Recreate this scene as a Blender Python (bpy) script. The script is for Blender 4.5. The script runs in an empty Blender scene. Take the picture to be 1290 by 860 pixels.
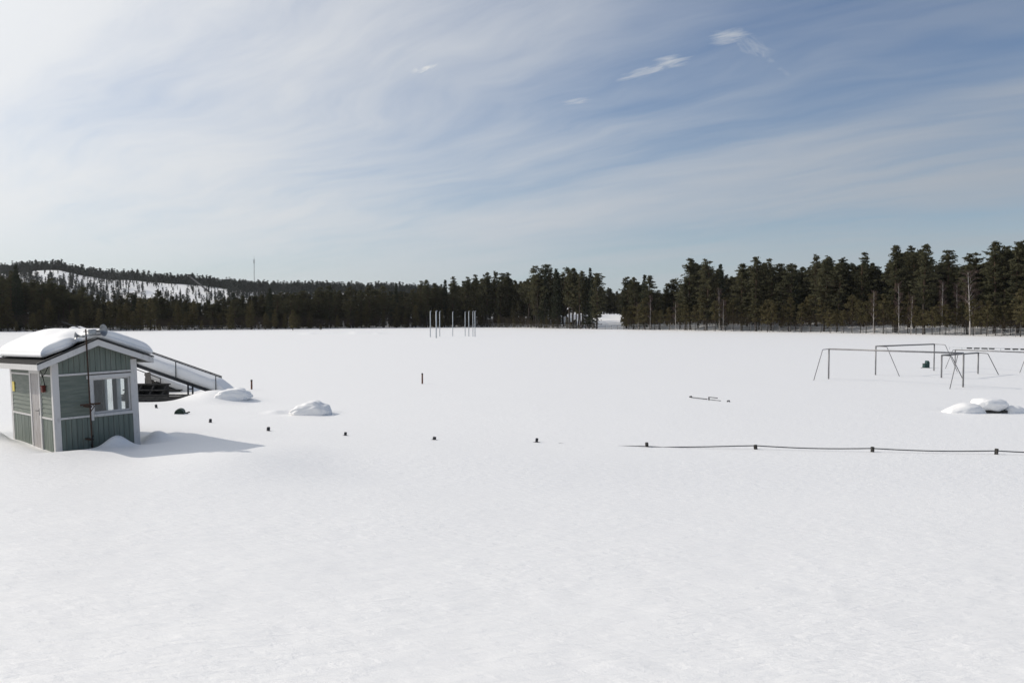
import bpy, bmesh, math, random
import numpy as np
from mathutils import Vector, Matrix, noise

R = math.radians
SC = bpy.context.scene
COL = SC.collection
rnd = random.Random(11)
rng = np.random.default_rng(7)

# ------------------------------------------------------------------ camera, sky, sun, exposure
F, EYE = 1003.0, 3.6
PITCH = math.atan(30 / F)
cam_data = bpy.data.cameras.new('camera')
cam = bpy.data.objects.new('camera', cam_data)
COL.objects.link(cam)
cam_data.sensor_width = 36.0
cam_data.lens = 36.0 * F / 1290.0
cam_data.clip_start = 0.1
cam_data.clip_end = 20000
cam.location = (0, 0, EYE)
cam.rotation_euler = (R(90) - PITCH, 0, 0)
SC.camera = cam

SUN_EL = R(34)
SUN_DIR = Vector((-0.943 * math.cos(SUN_EL), 0.333 * math.cos(SUN_EL), math.sin(SUN_EL))).normalized()
sun_data = bpy.data.lights.new('sun', 'SUN')
sun_data.energy = 2.75
sun_data.angle = R(0.55)
sun_data.color = (1.0, 0.935, 0.845)
sun = bpy.data.objects.new('sun', sun_data)
COL.objects.link(sun)
sun.rotation_euler = SUN_DIR.to_track_quat('Z', 'Y').to_euler()

world = bpy.data.worlds.new('World')
SC.world = world
world.use_nodes = True


class NT:
    """small helper for writing node trees"""
    def __init__(self, tree):
        self.t = tree
        self.t.nodes.clear()

    def n(self, typ, **kw):
        nd = self.t.nodes.new(typ)
        for k, v in kw.items():
            if k == 'inp':
                for kk, vv in v.items():
                    self.set(nd, kk, vv)
            else:
                setattr(nd, k, v)
        return nd

    def set(self, nd, key, v):
        s = nd.inputs[key]
        if isinstance(v, bpy.types.NodeSocket):
            self.t.links.new(v, s)
        elif isinstance(v, bpy.types.Node):
            self.t.links.new(v.outputs[0], s)
        else:
            s.default_value = v

    def math(self, op, a, b=None, c=None, clamp=False):
        nd = self.n('ShaderNodeMath', operation=op, use_clamp=clamp)
        self.set(nd, 0, a)
        if b is not None:
            self.set(nd, 1, b)
        if c is not None:
            self.set(nd, 2, c)
        return nd.outputs[0]

    def vmath(self, op, a, b=None):
        nd = self.n('ShaderNodeVectorMath', operation=op)
        self.set(nd, 0, a)
        if b is not None:
            self.set(nd, 1, b)
        return nd

    def ramp(self, fac, stops):
        nd = self.n('ShaderNodeValToRGB')
        cr = nd.color_ramp
        while len(cr.elements) < len(stops):
            cr.elements.new(0.5)
        for e, (p, c) in zip(cr.elements, stops):
            e.position = p
            e.color = (c, c, c, 1) if isinstance(c, (int, float)) else (*c, 1)
        self.set(nd, 0, fac)
        return nd.outputs[0]

    def sstep(self, x, a, b):
        nd = self.n('ShaderNodeMapRange', interpolation_type='SMOOTHSTEP')
        self.set(nd, 0, x)
        nd.inputs[1].default_value = a
        nd.inputs[2].default_value = b
        nd.inputs[3].default_value = 0
        nd.inputs[4].default_value = 1
        return nd.outputs[0]

    def mix(self, fac, a, b, blend='MIX'):
        nd = self.n('ShaderNodeMix', data_type='RGBA', blend_type=blend)
        self.set(nd, 0, fac)
        for k, v in ((6, a), (7, b)):
            if isinstance(v, tuple):
                v = (*v, 1) if len(v) == 3 else v
            self.set(nd, k, v)
        return nd.outputs[2]


def build_world():
    w = NT(world.node_tree)
    tc = w.n('ShaderNodeTexCoord')
    d = tc.outputs['Generated']
    sep = w.n('ShaderNodeSeparateXYZ', inp={0: d})
    X, Y, Z = sep.outputs
    sky = w.n('ShaderNodeTexSky', sky_type='NISHITA', sun_disc=False)
    sky.sun_elevation = SUN_EL
    sky.sun_rotation = math.atan2(SUN_DIR.x, SUN_DIR.y)
    sky.air_density = 1.0
    sky.dust_density = 0.6
    sky.ozone_density = 1.4
    # cirrus sheet: the view direction carried to a flat layer overhead
    zz = w.math('ADD', w.math('MAXIMUM', Z, 0.0), 0.085)
    px = w.math('DIVIDE', X, zz)
    py = w.math('DIVIDE', Y, zz)
    P = w.n('ShaderNodeCombineXYZ', inp={0: px, 1: py, 2: 0.0}).outputs[0]
    # long filaments, slightly warped
    wn = w.n('ShaderNodeTexNoise', inp={'Vector': P, 'Scale': 0.7, 'Detail': 3.0})
    warp = w.vmath('MULTIPLY_ADD', w.vmath('SUBTRACT', wn.outputs['Color'], (0.5, 0.5, 0.5)).outputs[0], (0.9, 0.9, 0))
    w.set(warp, 2, P)
    def stretched(vec, rot, lx, ly, loc=(0, 0, 0)):
        m_ = w.n('ShaderNodeMapping', vector_type='TEXTURE', inp={0: vec})
        m_.inputs['Location'].default_value = loc
        m_.inputs['Rotation'].default_value = (0, 0, rot)
        m_.inputs['Scale'].default_value = (lx, ly, 1)
        return m_.outputs[0]

    fil = w.n('ShaderNodeTexNoise', inp={'Vector': stretched(warp.outputs[0], R(-47), 2.6, 0.62), 'Scale': 1.0, 'Detail': 9.0, 'Roughness': 0.56}).outputs[0]
    big = w.n('ShaderNodeTexNoise', inp={'Vector': stretched(P, R(-35), 3.0, 1.5, (3.1, 1.4, 0)), 'Scale': 1.0, 'Detail': 4.0, 'Roughness': 0.5}).outputs[0]
    fine = w.n('ShaderNodeTexNoise', inp={'Vector': stretched(warp.outputs[0], R(-40), 0.55, 0.13), 'Scale': 1.0, 'Detail': 6.0, 'Roughness': 0.6}).outputs[0]
    sdot = w.vmath('DOT_PRODUCT', d, tuple(SUN_DIR)).outputs['Value']
    near = w.sstep(sdot, 0.05, 0.8)
    # a second, lower veil lying across the right half, its edge running obliquely
    across = w.math('MULTIPLY_ADD', px, 0.75, w.math('MULTIPLY', py, 0.65))
    veil = w.sstep(across, 2.45, 3.3)
    cov = w.math('MULTIPLY', fil, 0.72)
    cov = w.math('MULTIPLY_ADD', big, 0.62, cov)
    cov = w.math('MULTIPLY_ADD', fine, 0.20, cov)
    cov = w.math('MULTIPLY_ADD', near, 0.36, cov)
    cov = w.math('MULTIPLY_ADD', veil, 0.15, cov)
    mask = w.sstep(cov, 0.56, 1.24)
    mask = w.math('MULTIPLY', mask, w.math('MULTIPLY_ADD', w.sstep(Z, 0.03, 0.13), 0.40, 0.50))

    # small bright mare's-tail wisps standing in the sheet
    def wisp(ax, ay, sx, sy, rot, gain, seed):
        dx = w.math('SUBTRACT', px, ax)
        dy = w.math('SUBTRACT', py, ay)
        c, s = math.cos(rot), math.sin(rot)
        u = w.math('DIVIDE', w.math('MULTIPLY_ADD', dx, c, w.math('MULTIPLY', dy, s)), sx)
        v = w.math('DIVIDE', w.math('MULTIPLY_ADD', dy, c, w.math('MULTIPLY', dx, -s)), sy)
        r2 = w.math('MULTIPLY_ADD', u, u, w.math('MULTIPLY', v, v))
        fall = w.math('EXPONENT', w.math('MULTIPLY', r2, -1.0))
        nz = w.n('ShaderNodeTexNoise', inp={'Vector': stretched(P, rot, 0.11, 0.028, (seed, seed * 0.7, 0)), 'Scale': 1.0, 'Detail': 8.0, 'Roughness': 0.68, 'Distortion': 1.2}).outputs[0]
        k = w.sstep(w.math('MULTIPLY_ADD', fall, 0.42, nz), 0.50, 1.36)
        k = w.math('MULTIPLY', k, w.sstep(fall, 0.0, 1.0))
        return w.math('MULTIPLY', k, gain * 0.8)

    def dirp(qx, qy):
        v = Vector(((qx - 645) / F, math.cos(PITCH) + (430 - qy) / F * math.sin(PITCH), -math.sin(PITCH) + (430 - qy) / F * math.cos(PITCH))).normalized()
        return v.x / (v.z + 0.085), v.y / (v.z + 0.085)

    wis = 0.0
    for q in (((918, 46), 0.075, 0.075, -0.5, 1.5), ((955, 64), 0.20, 0.075, 0.85, 0.85), ((990, 92), 0.12, 0.05, 0.85, 0.7),
              ((812, 91), 0.17, 0.055, -0.74, 1.35), ((846, 78), 0.085, 0.075, -0.7, 1.4), ((538, 84), 0.16, 0.08, -0.9, 1.7),
              ((728, 128), 0.11, 0.055, -0.6, 1.2), ((665, 133), 0.2, 0.06, 0.2, 0.5)):
        a = dirp(*q[0])
        k = wisp(a[0], a[1], q[1], q[2], q[3], q[4], q[0][0] * 0.013)
        wis = k if wis == 0.0 else w.math('MAXIMUM', wis, k)
    mask = w.math('MAXIMUM', mask, wis)

    glow = w.math('POWER', w.math('MAXIMUM', w.math('MULTIPLY_ADD', sdot, 0.5, 0.5), 0.0), 2.5)
    cl = w.math('MULTIPLY_ADD', glow, CL_B, CL_A)
    ctint = w.mix(w.sstep(sdot, 0.15, 0.72), (0.90, 0.955, 1.03), (0.97, 0.98, 0.985))
    ccol = w.mix(1.0, ctint, w.n('ShaderNodeCombineXYZ', inp={0: cl, 1: cl, 2: cl}).outputs[0], 'MULTIPLY')
    skyc = w.mix(1.0, sky.outputs[0], SKY_TINT, 'MULTIPLY')
    # air along the horizon: thin veil
    col = w.mix(w.math('MULTIPLY', w.sstep(Z, 0.16, -0.02), 0.55), skyc, HOR)
    col = w.mix(mask, col, ccol)
    bg = w.n('ShaderNodeBackground', inp={'Color': col, 'Strength': 0.1})
    out = w.n('ShaderNodeOutputWorld')
    w.t.links.new(bg.outputs[0], out.inputs[0])


CL_A, CL_B = 3.6, 7.5
SKY_TINT = (0.82, 0.86, 0.95)
HOR = (4.7, 5.9, 7.15)
build_world()

SC.view_settings.view_transform = 'Standard'
SC.view_settings.look = 'None'
SC.view_settings.exposure = 0.0
SC.view_settings.gamma = 1.0
SC.view_settings.use_curve_mapping = False

# ------------------------------------------------------------------ materials


def pbsdf(name, color, rough=0.7, spec=0.3, metal=0.0):
    m = bpy.data.materials.new(name)
    m.use_nodes = True
    t = NT(m.node_tree)
    b = t.n('ShaderNodeBsdfPrincipled')
    b.inputs['Roughness'].default_value = rough
    b.inputs['Specular IOR Level'].default_value = spec
    b.inputs['Metallic'].default_value = metal
    b.inputs['Base Color'].default_value = (*color, 1)
    o = t.n('ShaderNodeOutputMaterial')
    t.t.links.new(b.outputs[0], o.inputs[0])
    return m, t, b


def mottled(name, c1, c2, scale=6.0, rough=0.7, spec=0.3, metal=0.0, stretch=(1, 1, 1), bump=0.0, coord='Object', lo=0.35, hi=0.68):
    m, t, b = pbsdf(name, c1, rough, spec, metal)
    tc = t.n('ShaderNodeTexCoord')
    mp = t.n('ShaderNodeMapping', inp={0: tc.outputs[coord]})
    mp.inputs['Scale'].default_value = stretch
    nz = t.n('ShaderNodeTexNoise', inp={'Vector': mp.outputs[0], 'Scale': scale, 'Detail': 6.0, 'Roughness': 0.6})
    f = t.sstep(nz.outputs[0], lo, hi)
    t.set(b, 'Base Color', t.mix(f, c1, c2))
    if bump:
        bp = t.n('ShaderNodeBump', inp={'Height': nz.outputs[0], 'Strength': 0.6, 'Distance': bump})
        t.set(b, 'Normal', bp.outputs[0])
    return m


def snow_mat(name, fine=1.0):
    m, t, b = pbsdf(name, (0.88, 0.885, 0.895), 0.52, 0.55)
    tc = t.n('ShaderNodeTexCoord')
    P = tc.outputs['Object']
    mp = t.n('ShaderNodeMapping', inp={0: P})
    mp.inputs['Rotation'].default_value = (0, 0, R(14))
    mp.inputs['Scale'].default_value = (0.6, 1.35, 1.0)
    n1 = t.n('ShaderNodeTexNoise', inp={'Vector': mp.outputs[0], 'Scale': 7.0, 'Detail': 4.0, 'Roughness': 0.55, 'Distortion': 0.4})
    n2 = t.n('ShaderNodeTexNoise', inp={'Vector': P, 'Scale': 60.0, 'Detail': 3.0, 'Roughness': 0.6})
    n3 = t.n('ShaderNodeTexNoise', inp={'Vector': P, 'Scale': 0.55, 'Detail': 2.0})
    # crusted patches against smooth wind-packed ones
    pat = t.sstep(n3.outputs[0], 0.36, 0.62)
    h = t.math('MULTIPLY', n1.outputs[0], t.math('MULTIPLY_ADD', pat, 0.35, 0.65))
    b1 = t.n('ShaderNodeBump', inp={'Height': h, 'Strength': 0.7 * fine, 'Distance': 0.035})
    b2 = t.n('ShaderNodeBump', inp={'Height': n2.outputs[0], 'Strength': 0.35 * fine, 'Distance': 0.006, 'Normal': b1.outputs[0]})
    t.set(b, 'Normal', b2.outputs[0])
    col = t.mix(t.sstep(n3.outputs[0], 0.3, 0.75), (0.895, 0.885, 0.87), (0.905, 0.895, 0.88))
    t.set(b, 'Base Color', col)
    return m


def foliage_mat(name, c1, c2, transl=0.38):
    m = bpy.data.materials.new(name)
    m.use_nodes = True
    t = NT(m.node_tree)
    tc = t.n('ShaderNodeTexCoord')
    oi = t.n('ShaderNodeObjectInfo')
    nz = t.n('ShaderNodeTexNoise', inp={'Vector': tc.outputs['Object'], 'Scale': 0.9, 'Detail': 3.0})
    f = t.math('MULTIPLY_ADD', oi.outputs['Random'], 0.55, t.math('MULTIPLY', t.sstep(nz.outputs[0], 0.3, 0.7), 0.5))
    c = t.mix(f, c1, c2)
    d = t.n('ShaderNodeBsdfDiffuse', inp={'Color': c})
    tr = t.n('ShaderNodeBsdfTranslucent', inp={'Color': c})
    mx = t.n('ShaderNodeMixShader', inp={0: transl})
    t.t.links.new(d.outputs[0], mx.inputs[1])
    t.t.links.new(tr.outputs[0], mx.inputs[2])
    o = t.n('ShaderNodeOutputMaterial')
    t.t.links.new(mx.outputs[0], o.inputs[0])
    return m


def bark_mat(name, low, high):
    m, t, b = pbsdf(name, low, 0.9, 0.1)
    tc = t.n('ShaderNodeTexCoord')
    sp = t.n('ShaderNodeSeparateXYZ', inp={0: tc.outputs['Generated']})
    nz = t.n('ShaderNodeTexNoise', inp={'Vector': tc.outputs['Object'], 'Scale': 3.0, 'Detail': 4.0})
    f = t.sstep(t.math('MULTIPLY_ADD', nz.outputs[0], 0.25, sp.outputs[2]), 0.35, 0.75)
    t.set(b, 'Base Color', t.mix(f, low, high))
    return m


def birch_mat():
    m, t, b = pbsdf('birch_bark', (0.6, 0.57, 0.53), 0.7, 0.2)
    tc = t.n('ShaderNodeTexCoord')
    mp = t.n('ShaderNodeMapping', inp={0: tc.outputs['Object']})
    mp.inputs['Scale'].default_value = (1.5, 1.5, 5)
    nz = t.n('ShaderNodeTexNoise', inp={'Vector': mp.outputs[0], 'Scale': 1.6, 'Detail': 4.0})
    t.set(b, 'Base Color', t.mix(t.sstep(nz.outputs[0], 0.56, 0.68), (0.50, 0.46, 0.43), (0.06, 0.05, 0.045)))
    return m


def glass_mat():
    m = bpy.data.materials.new('window_glass')
    m.use_nodes = True
    t = NT(m.node_tree)
    tr = t.n('ShaderNodeBsdfTransparent', inp={'Color': (0.96, 0.98, 0.98, 1)})
    gl = t.n('ShaderNodeBsdfGlossy', inp={'Color': (0.9, 0.95, 1, 1), 'Roughness': 0.03})
    lw = t.n('ShaderNodeLayerWeight', inp={'Blend': 0.5})
    fr = t.math('MULTIPLY_ADD', t.math('POWER', lw.outputs['Facing'], 5.0), 0.9, 0.04)
    mx = t.n('ShaderNodeMixShader', inp={0: fr})
    t.t.links.new(tr.outputs[0], mx.inputs[1])
    t.t.links.new(gl.outputs[0], mx.inputs[2])
    o = t.n('ShaderNodeOutputMaterial')
    t.t.links.new(mx.outputs[0], o.inputs[0])
    return m


def mesh_mat():
    """woven wire: thin crossing wires, open between"""
    m = bpy.data.materials.new('chain_link')
    m.use_nodes = True
    t = NT(m.node_tree)
    tc = t.n('ShaderNodeTexCoord')
    sp = t.n('ShaderNodeSeparateXYZ', inp={0: tc.outputs['UV']})
    a = t.math('ABSOLUTE', t.math('SUBTRACT', t.math('FRACT', t.math('MULTIPLY', t.math('ADD', sp.outputs[0], sp.outputs[1]), 14.0)), 0.5))
    c = t.math('ABSOLUTE', t.math('SUBTRACT', t.math('FRACT', t.math('MULTIPLY', t.math('SUBTRACT', sp.outputs[0], sp.outputs[1]), 14.0)), 0.5))
    wire = t.math('LESS_THAN', t.math('MINIMUM', a, c), 0.010)
    tr = t.n('ShaderNodeBsdfTransparent')
    df = t.n('ShaderNodeBsdfDiffuse', inp={'Color': (0.22, 0.22, 0.22, 1)})
    mx = t.n('ShaderNodeMixShader', inp={0: wire})
    t.t.links.new(tr.outputs[0], mx.inputs[1])
    t.t.links.new(df.outputs[0], mx.inputs[2])
    o = t.n('ShaderNodeOutputMaterial')
    t.t.links.new(mx.outputs[0], o.inputs[0])
    return m


M = {}
M['snow'] = snow_mat('snow')
M['snow_soft'] = snow_mat('packed_snow', 0.45)
M['green_v'] = mottled('green_painted_boards', (0.125, 0.152, 0.130), (0.172, 0.196, 0.168), 2.2, 0.6, 0.3, stretch=(9, 9, 0.5), bump=0.002)
M['green_h'] = mottled('green_lap_siding', (0.135, 0.158, 0.132), (0.195, 0.212, 0.178), 2.0, 0.6, 0.3, stretch=(1, 1, 9), bump=0.002)
M['white'] = mottled('weathered_white_paint', (0.60, 0.58, 0.56), (0.44, 0.42, 0.40), 5, 0.55, 0.3, stretch=(3, 3, 1), lo=0.5, hi=0.8)
M['door'] = mottled('grey_worn_door_paint', (0.44, 0.42, 0.41), (0.33, 0.30, 0.28), 4, 0.6, 0.3, stretch=(5, 5, 0.8))
M['felt'] = mottled('black_roofing_felt', (0.018, 0.017, 0.017), (0.04, 0.038, 0.036), 9, 0.9, 0.15)
M['drip'] = mottled('dark_metal_edge', (0.02, 0.02, 0.02), (0.035, 0.033, 0.03), 9, 0.5, 0.4)
M['plywood'] = mottled('grey_inner_board', (0.20, 0.18, 0.16), (0.27, 0.25, 0.22), 3, 0.8, 0.15)
M['rust'] = mottled('rusty_pipe', (0.05, 0.034, 0.026), (0.085, 0.05, 0.034), 12, 0.8, 0.2, bump=0.002)
M['redbox'] = mottled('rust_red_paint', (0.16, 0.035, 0.025), (0.10, 0.03, 0.025), 10, 0.7, 0.3)
M['yellow'] = mottled('yellow_sticker', (0.62, 0.50, 0.08), (0.55, 0.44, 0.07), 10, 0.5, 0.3)
M['galv'] = mottled('galvanised_steel', (0.34, 0.35, 0.36), (0.24, 0.25, 0.26), 9, 0.42, 0.5, 0.55)
M['goal_grey'] = mottled('grey_aluminium_tube', (0.25, 0.245, 0.245), (0.19, 0.185, 0.19), 4, 0.45, 0.5, 0.2)
M['goal_dark'] = mottled('dull_steel_tube', (0.10, 0.10, 0.105), (0.07, 0.07, 0.075), 5, 0.5, 0.4, 0.2)
M['dark_iron'] = mottled('black_painted_iron', (0.02, 0.022, 0.025), (0.035, 0.036, 0.04), 8, 0.55, 0.4)
M['old_wood'] = mottled('dark_old_timber', (0.045, 0.042, 0.038), (0.095, 0.088, 0.078), 4, 0.85, 0.15, stretch=(1, 6, 6), bump=0.004)
M['grey_wood'] = mottled('silvered_timber', (0.26, 0.24, 0.22), (0.18, 0.165, 0.15), 5, 0.85, 0.15, stretch=(6, 6, 1))
M['orange'] = mottled('faded_orange_marker_paint', (0.17, 0.075, 0.045), (0.12, 0.055, 0.038), 9, 0.6, 0.3)
M['barrel'] = mottled('dark_green_barrel_paint', (0.018, 0.04, 0.03), (0.03, 0.05, 0.036), 9, 0.5, 0.4)
M['teal'] = mottled('dark_teal_plastic', (0.012, 0.045, 0.04), (0.02, 0.055, 0.05), 6, 0.45, 0.4)
M['rubber'] = mottled('black_rubber', (0.015, 0.015, 0.015), (0.03, 0.029, 0.028), 9, 0.8, 0.2)
M['pole'] = mottled('pale_grey_cage_pole', (0.50, 0.53, 0.55), (0.40, 0.43, 0.45), 6, 0.5, 0.4, 0.1)
M['panel'] = mottled('near_black_panel', (0.02, 0.02, 0.022), (0.035, 0.035, 0.036), 6, 0.6, 0.3)
M['pine_leaf'] = foliage_mat('pine_needles', (0.074, 0.076, 0.046), (0.120, 0.112, 0.064))
M['spruce_leaf'] = foliage_mat('spruce_needles', (0.046, 0.052, 0.036), (0.072, 0.078, 0.050), 0.15)
M['young_leaf'] = foliage_mat('young_pine_needles', (0.092, 0.083, 0.045), (0.140, 0.118, 0.060))
M['forest_leaf'] = foliage_mat('forest_needles', (0.056, 0.056, 0.038), (0.092, 0.086, 0.054))
M['hill_leaf'] = foliage_mat('hill_forest_needles', (0.048, 0.054, 0.048), (0.068, 0.074, 0.062))
M['pine_bark'] = bark_mat('pine_bark', (0.06, 0.052, 0.046), (0.105, 0.07, 0.05))
M['spruce_bark'] = bark_mat('spruce_bark', (0.06, 0.052, 0.046), (0.07, 0.058, 0.05))
M['birch_bark'] = birch_mat()
M['twig'] = mottled('birch_twigs', (0.085, 0.058, 0.055), (0.13, 0.09, 0.08), 0.6, 0.9, 0.1)
M['bush'] = mottled('leafless_thicket_twigs', (0.066, 0.052, 0.038), (0.10, 0.078, 0.055), 0.3, 0.9, 0.1)
M['glass'] = glass_mat()
M['wire'] = mesh_mat()

# ------------------------------------------------------------------ mesh helpers


class MB:
    """collects boxes, tubes and prisms and links them as ONE mesh object"""
    def __init__(self):
        self.v, self.f, self.uv = [], [], None

    def add(self, vs, fs):
        k = len(self.v)
        self.v += [tuple(p) for p in vs]
        self.f += [tuple(i + k for i in f) for f in fs]

    def box(self, a, b, mat=None):
        x0, y0, z0 = a
        x1, y1, z1 = b
        vs = [Vector(p) for p in ((x0, y0, z0), (x1, y0, z0), (x1, y1, z0), (x0, y1, z0), (x0, y0, z1), (x1, y0, z1), (x1, y1, z1), (x0, y1, z1))]
        if mat is not None:
            vs = [mat @ p for p in vs]
        self.add(vs, [(0, 3, 2, 1), (4, 5, 6, 7), (0, 1, 5, 4), (1, 2, 6, 5), (2, 3, 7, 6), (3, 0, 4, 7)])

    def prism(self, poly, off):
        """poly: list of 3D points (counter-clockwise seen against off), extruded along off"""
        n = len(poly)
        a = [Vector(p) for p in poly]
        b = [p + Vector(off) for p in a]
        fs = [tuple(reversed(range(n))), tuple(range(n, 2 * n))]
        for i in range(n):
            j = (i + 1) % n
            fs.append((i, j, n + j, n + i))
        self.add(a + b, fs)

    def tube(self, pts, rad, n=8, cap=True):
        pts = [Vector(p) for p in pts]
        if not isinstance(rad, (list, tuple)):
            rad = [rad] * len(pts)
        rings = []
        prev = None
        for i, p in enumerate(pts):
            d = (pts[min(i + 1, len(pts) - 1)] - pts[max(i - 1, 0)]).normalized()
            if prev is None:
                ref = Vector((0, 0, 1)) if abs(d.z) < 0.9 else Vector((1, 0, 0))
                u = d.cross(ref).normalized()
            else:
                u = (prev - d * prev.dot(d)).normalized()
            prev = u
            v = d.cross(u)
            rings.append([p + (u * math.cos(2 * math.pi * k / n) + v * math.sin(2 * math.pi * k / n)) * rad[i] for k in range(n)])
        vs = [q for r in rings for q in r]
        fs = []
        for i in range(len(rings) - 1):
            for k in range(n):
                a, b = i * n + k, i * n + (k + 1) % n
                fs.append((a, b, b + n, a + n))
        if cap:
            fs.append(tuple(reversed(range(n))))
            fs.append(tuple((len(rings) - 1) * n + k for k in range(n)))
        self.add(vs, fs)

    def lathe(self, prof, n=20, mat=None):
        """prof: (radius, z) pairs"""
        vs, fs = [], []
        for r, z in prof:
            for k in range(n):
                p = Vector((r * math.cos(2 * math.pi * k / n), r * math.sin(2 * math.pi * k / n), z))
                vs.append(mat @ p if mat is not None else p)
        for i in range(len(prof) - 1):
            for k in range(n):
                a, b = i * n + k, i * n + (k + 1) % n
                fs.append((a, b, b + n, a + n))
        self.add(vs, fs)

    def build(self, name, mat, parent=None, smooth=False, bevel=0.0):
        me = bpy.data.meshes.new(name)
        me.from_pydata(self.v, [], self.f)
        me.update()
        o = bpy.data.objects.new(name, me)
        COL.objects.link(o)
        me.materials.append(mat)
        if smooth:
            for p in me.polygons:
                p.use_smooth = True
        if bevel:
            md = o.modifiers.new('bevel', 'BEVEL')
            md.width = bevel
            md.segments = 2
            md.limit_method = 'ANGLE'
        if parent is not None:
            o.parent = parent
        return o


def tag(o, label=None, cat=None, group=None, kind=None):
    if label:
        o['label'] = label
    if cat:
        o['category'] = cat
    if group:
        o['group'] = group
    if kind:
        o['kind'] = kind
    return o


def empty(name, loc, label, cat, rot=(0, 0, 0), group=None):
    o = bpy.data.objects.new(name, None)
    COL.objects.link(o)
    o.location = loc
    o.rotation_euler = rot
    o.empty_display_size = 0.2
    tag(o, label, cat, group)
    return o


def np_mesh(name, verts, faces, mat, smooth=False, parent=None, link=True):
    """fast mesh from numpy arrays; faces (n, k)"""
    me = bpy.data.meshes.new(name)
    n, k = faces.shape
    me.vertices.add(len(verts))
    me.vertices.foreach_set('co', np.ascontiguousarray(verts, dtype=np.float32).ravel())
    me.loops.add(n * k)
    me.loops.foreach_set('vertex_index', np.ascontiguousarray(faces, dtype=np.int32).ravel())
    me.polygons.add(n)
    me.polygons.foreach_set('loop_start', np.arange(0, n * k, k, dtype=np.int32))
    if smooth:
        me.polygons.foreach_set('use_smooth', np.ones(n, dtype=bool))
    me.update(calc_edges=True)
    me.materials.append(mat)
    if not link:
        return me
    o = bpy.data.objects.new(name, me)
    COL.objects.link(o)
    if parent is not None:
        o.parent = parent
    return o


# ------------------------------------------------------------------ surveying: a sight line of the photo to a point in the place
CP, SP = math.cos(PITCH), math.sin(PITCH)


def ray(px, py):
    y = (430 - py) / F
    return Vector(((px - 645) / F, CP + y * SP, -SP + y * CP))


def on_z(px, py, z=0.0):
    r = ray(px, py)
    t = (z - EYE) / r.z
    return Vector((r.x * t, r.y * t, z))


def at_y(px, py, Y):
    r = ray(px, py)
    t = Y / r.y
    return Vector((r.x * t, Y, EYE + r.z * t))


def sm(a, b, x):
    t = np.clip((np.asarray(x, dtype=float) - a) / (b - a), 0, 1)
    return t * t * (3 - 2 * t)


# ------------------------------------------------------------------ terrain
_pt = np.random.default_rng(3).random((256, 256))


def vnoise(x, y):
    xi, yi = np.floor(x).astype(int), np.floor(y).astype(int)
    fx, fy = x - xi, y - yi
    fx, fy = fx * fx * (3 - 2 * fx), fy * fy * (3 - 2 * fy)
    g = lambda a, b: _pt[a & 255, b & 255]
    return (g(xi, yi) * (1 - fx) + g(xi + 1, yi) * fx) * (1 - fy) + (g(xi, yi + 1) * (1 - fx) + g(xi + 1, yi + 1) * fx) * fy - 0.5


# depth of the forest edge along the picture
ED_PX = np.array([-2500, -300, 0, 180, 320, 480, 600, 720, 900, 1100, 1290, 1600, 4000])
ED_D = np.array([150, 185, 205, 222, 243, 280, 300, 258, 212, 178, 150, 120, 60])
# sky line of the far wooded hill (ground)
RG_PX = np.array([-2500, -400, 0, 50, 75, 110, 140, 165, 200, 235, 260, 285, 340, 400, 500, 700, 1000, 4000])
RG_Y = np.array([372, 352, 346, 341, 341, 348, 351, 352, 356, 358, 360, 364, 367, 368, 370, 378, 388, 392])

HX, HY, HTH, HLEAN = -10.911, 19.026, 0.79915, -0.0361      # the hut: corner, heading, lean
HW, HL = 1.90, 3.569


def hut_uv(x, y):
    c, s = math.cos(HTH), math.sin(HTH)
    dx, dy = x - HX, y - HY
    return dx * c + dy * s, -dx * s + dy * c


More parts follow.
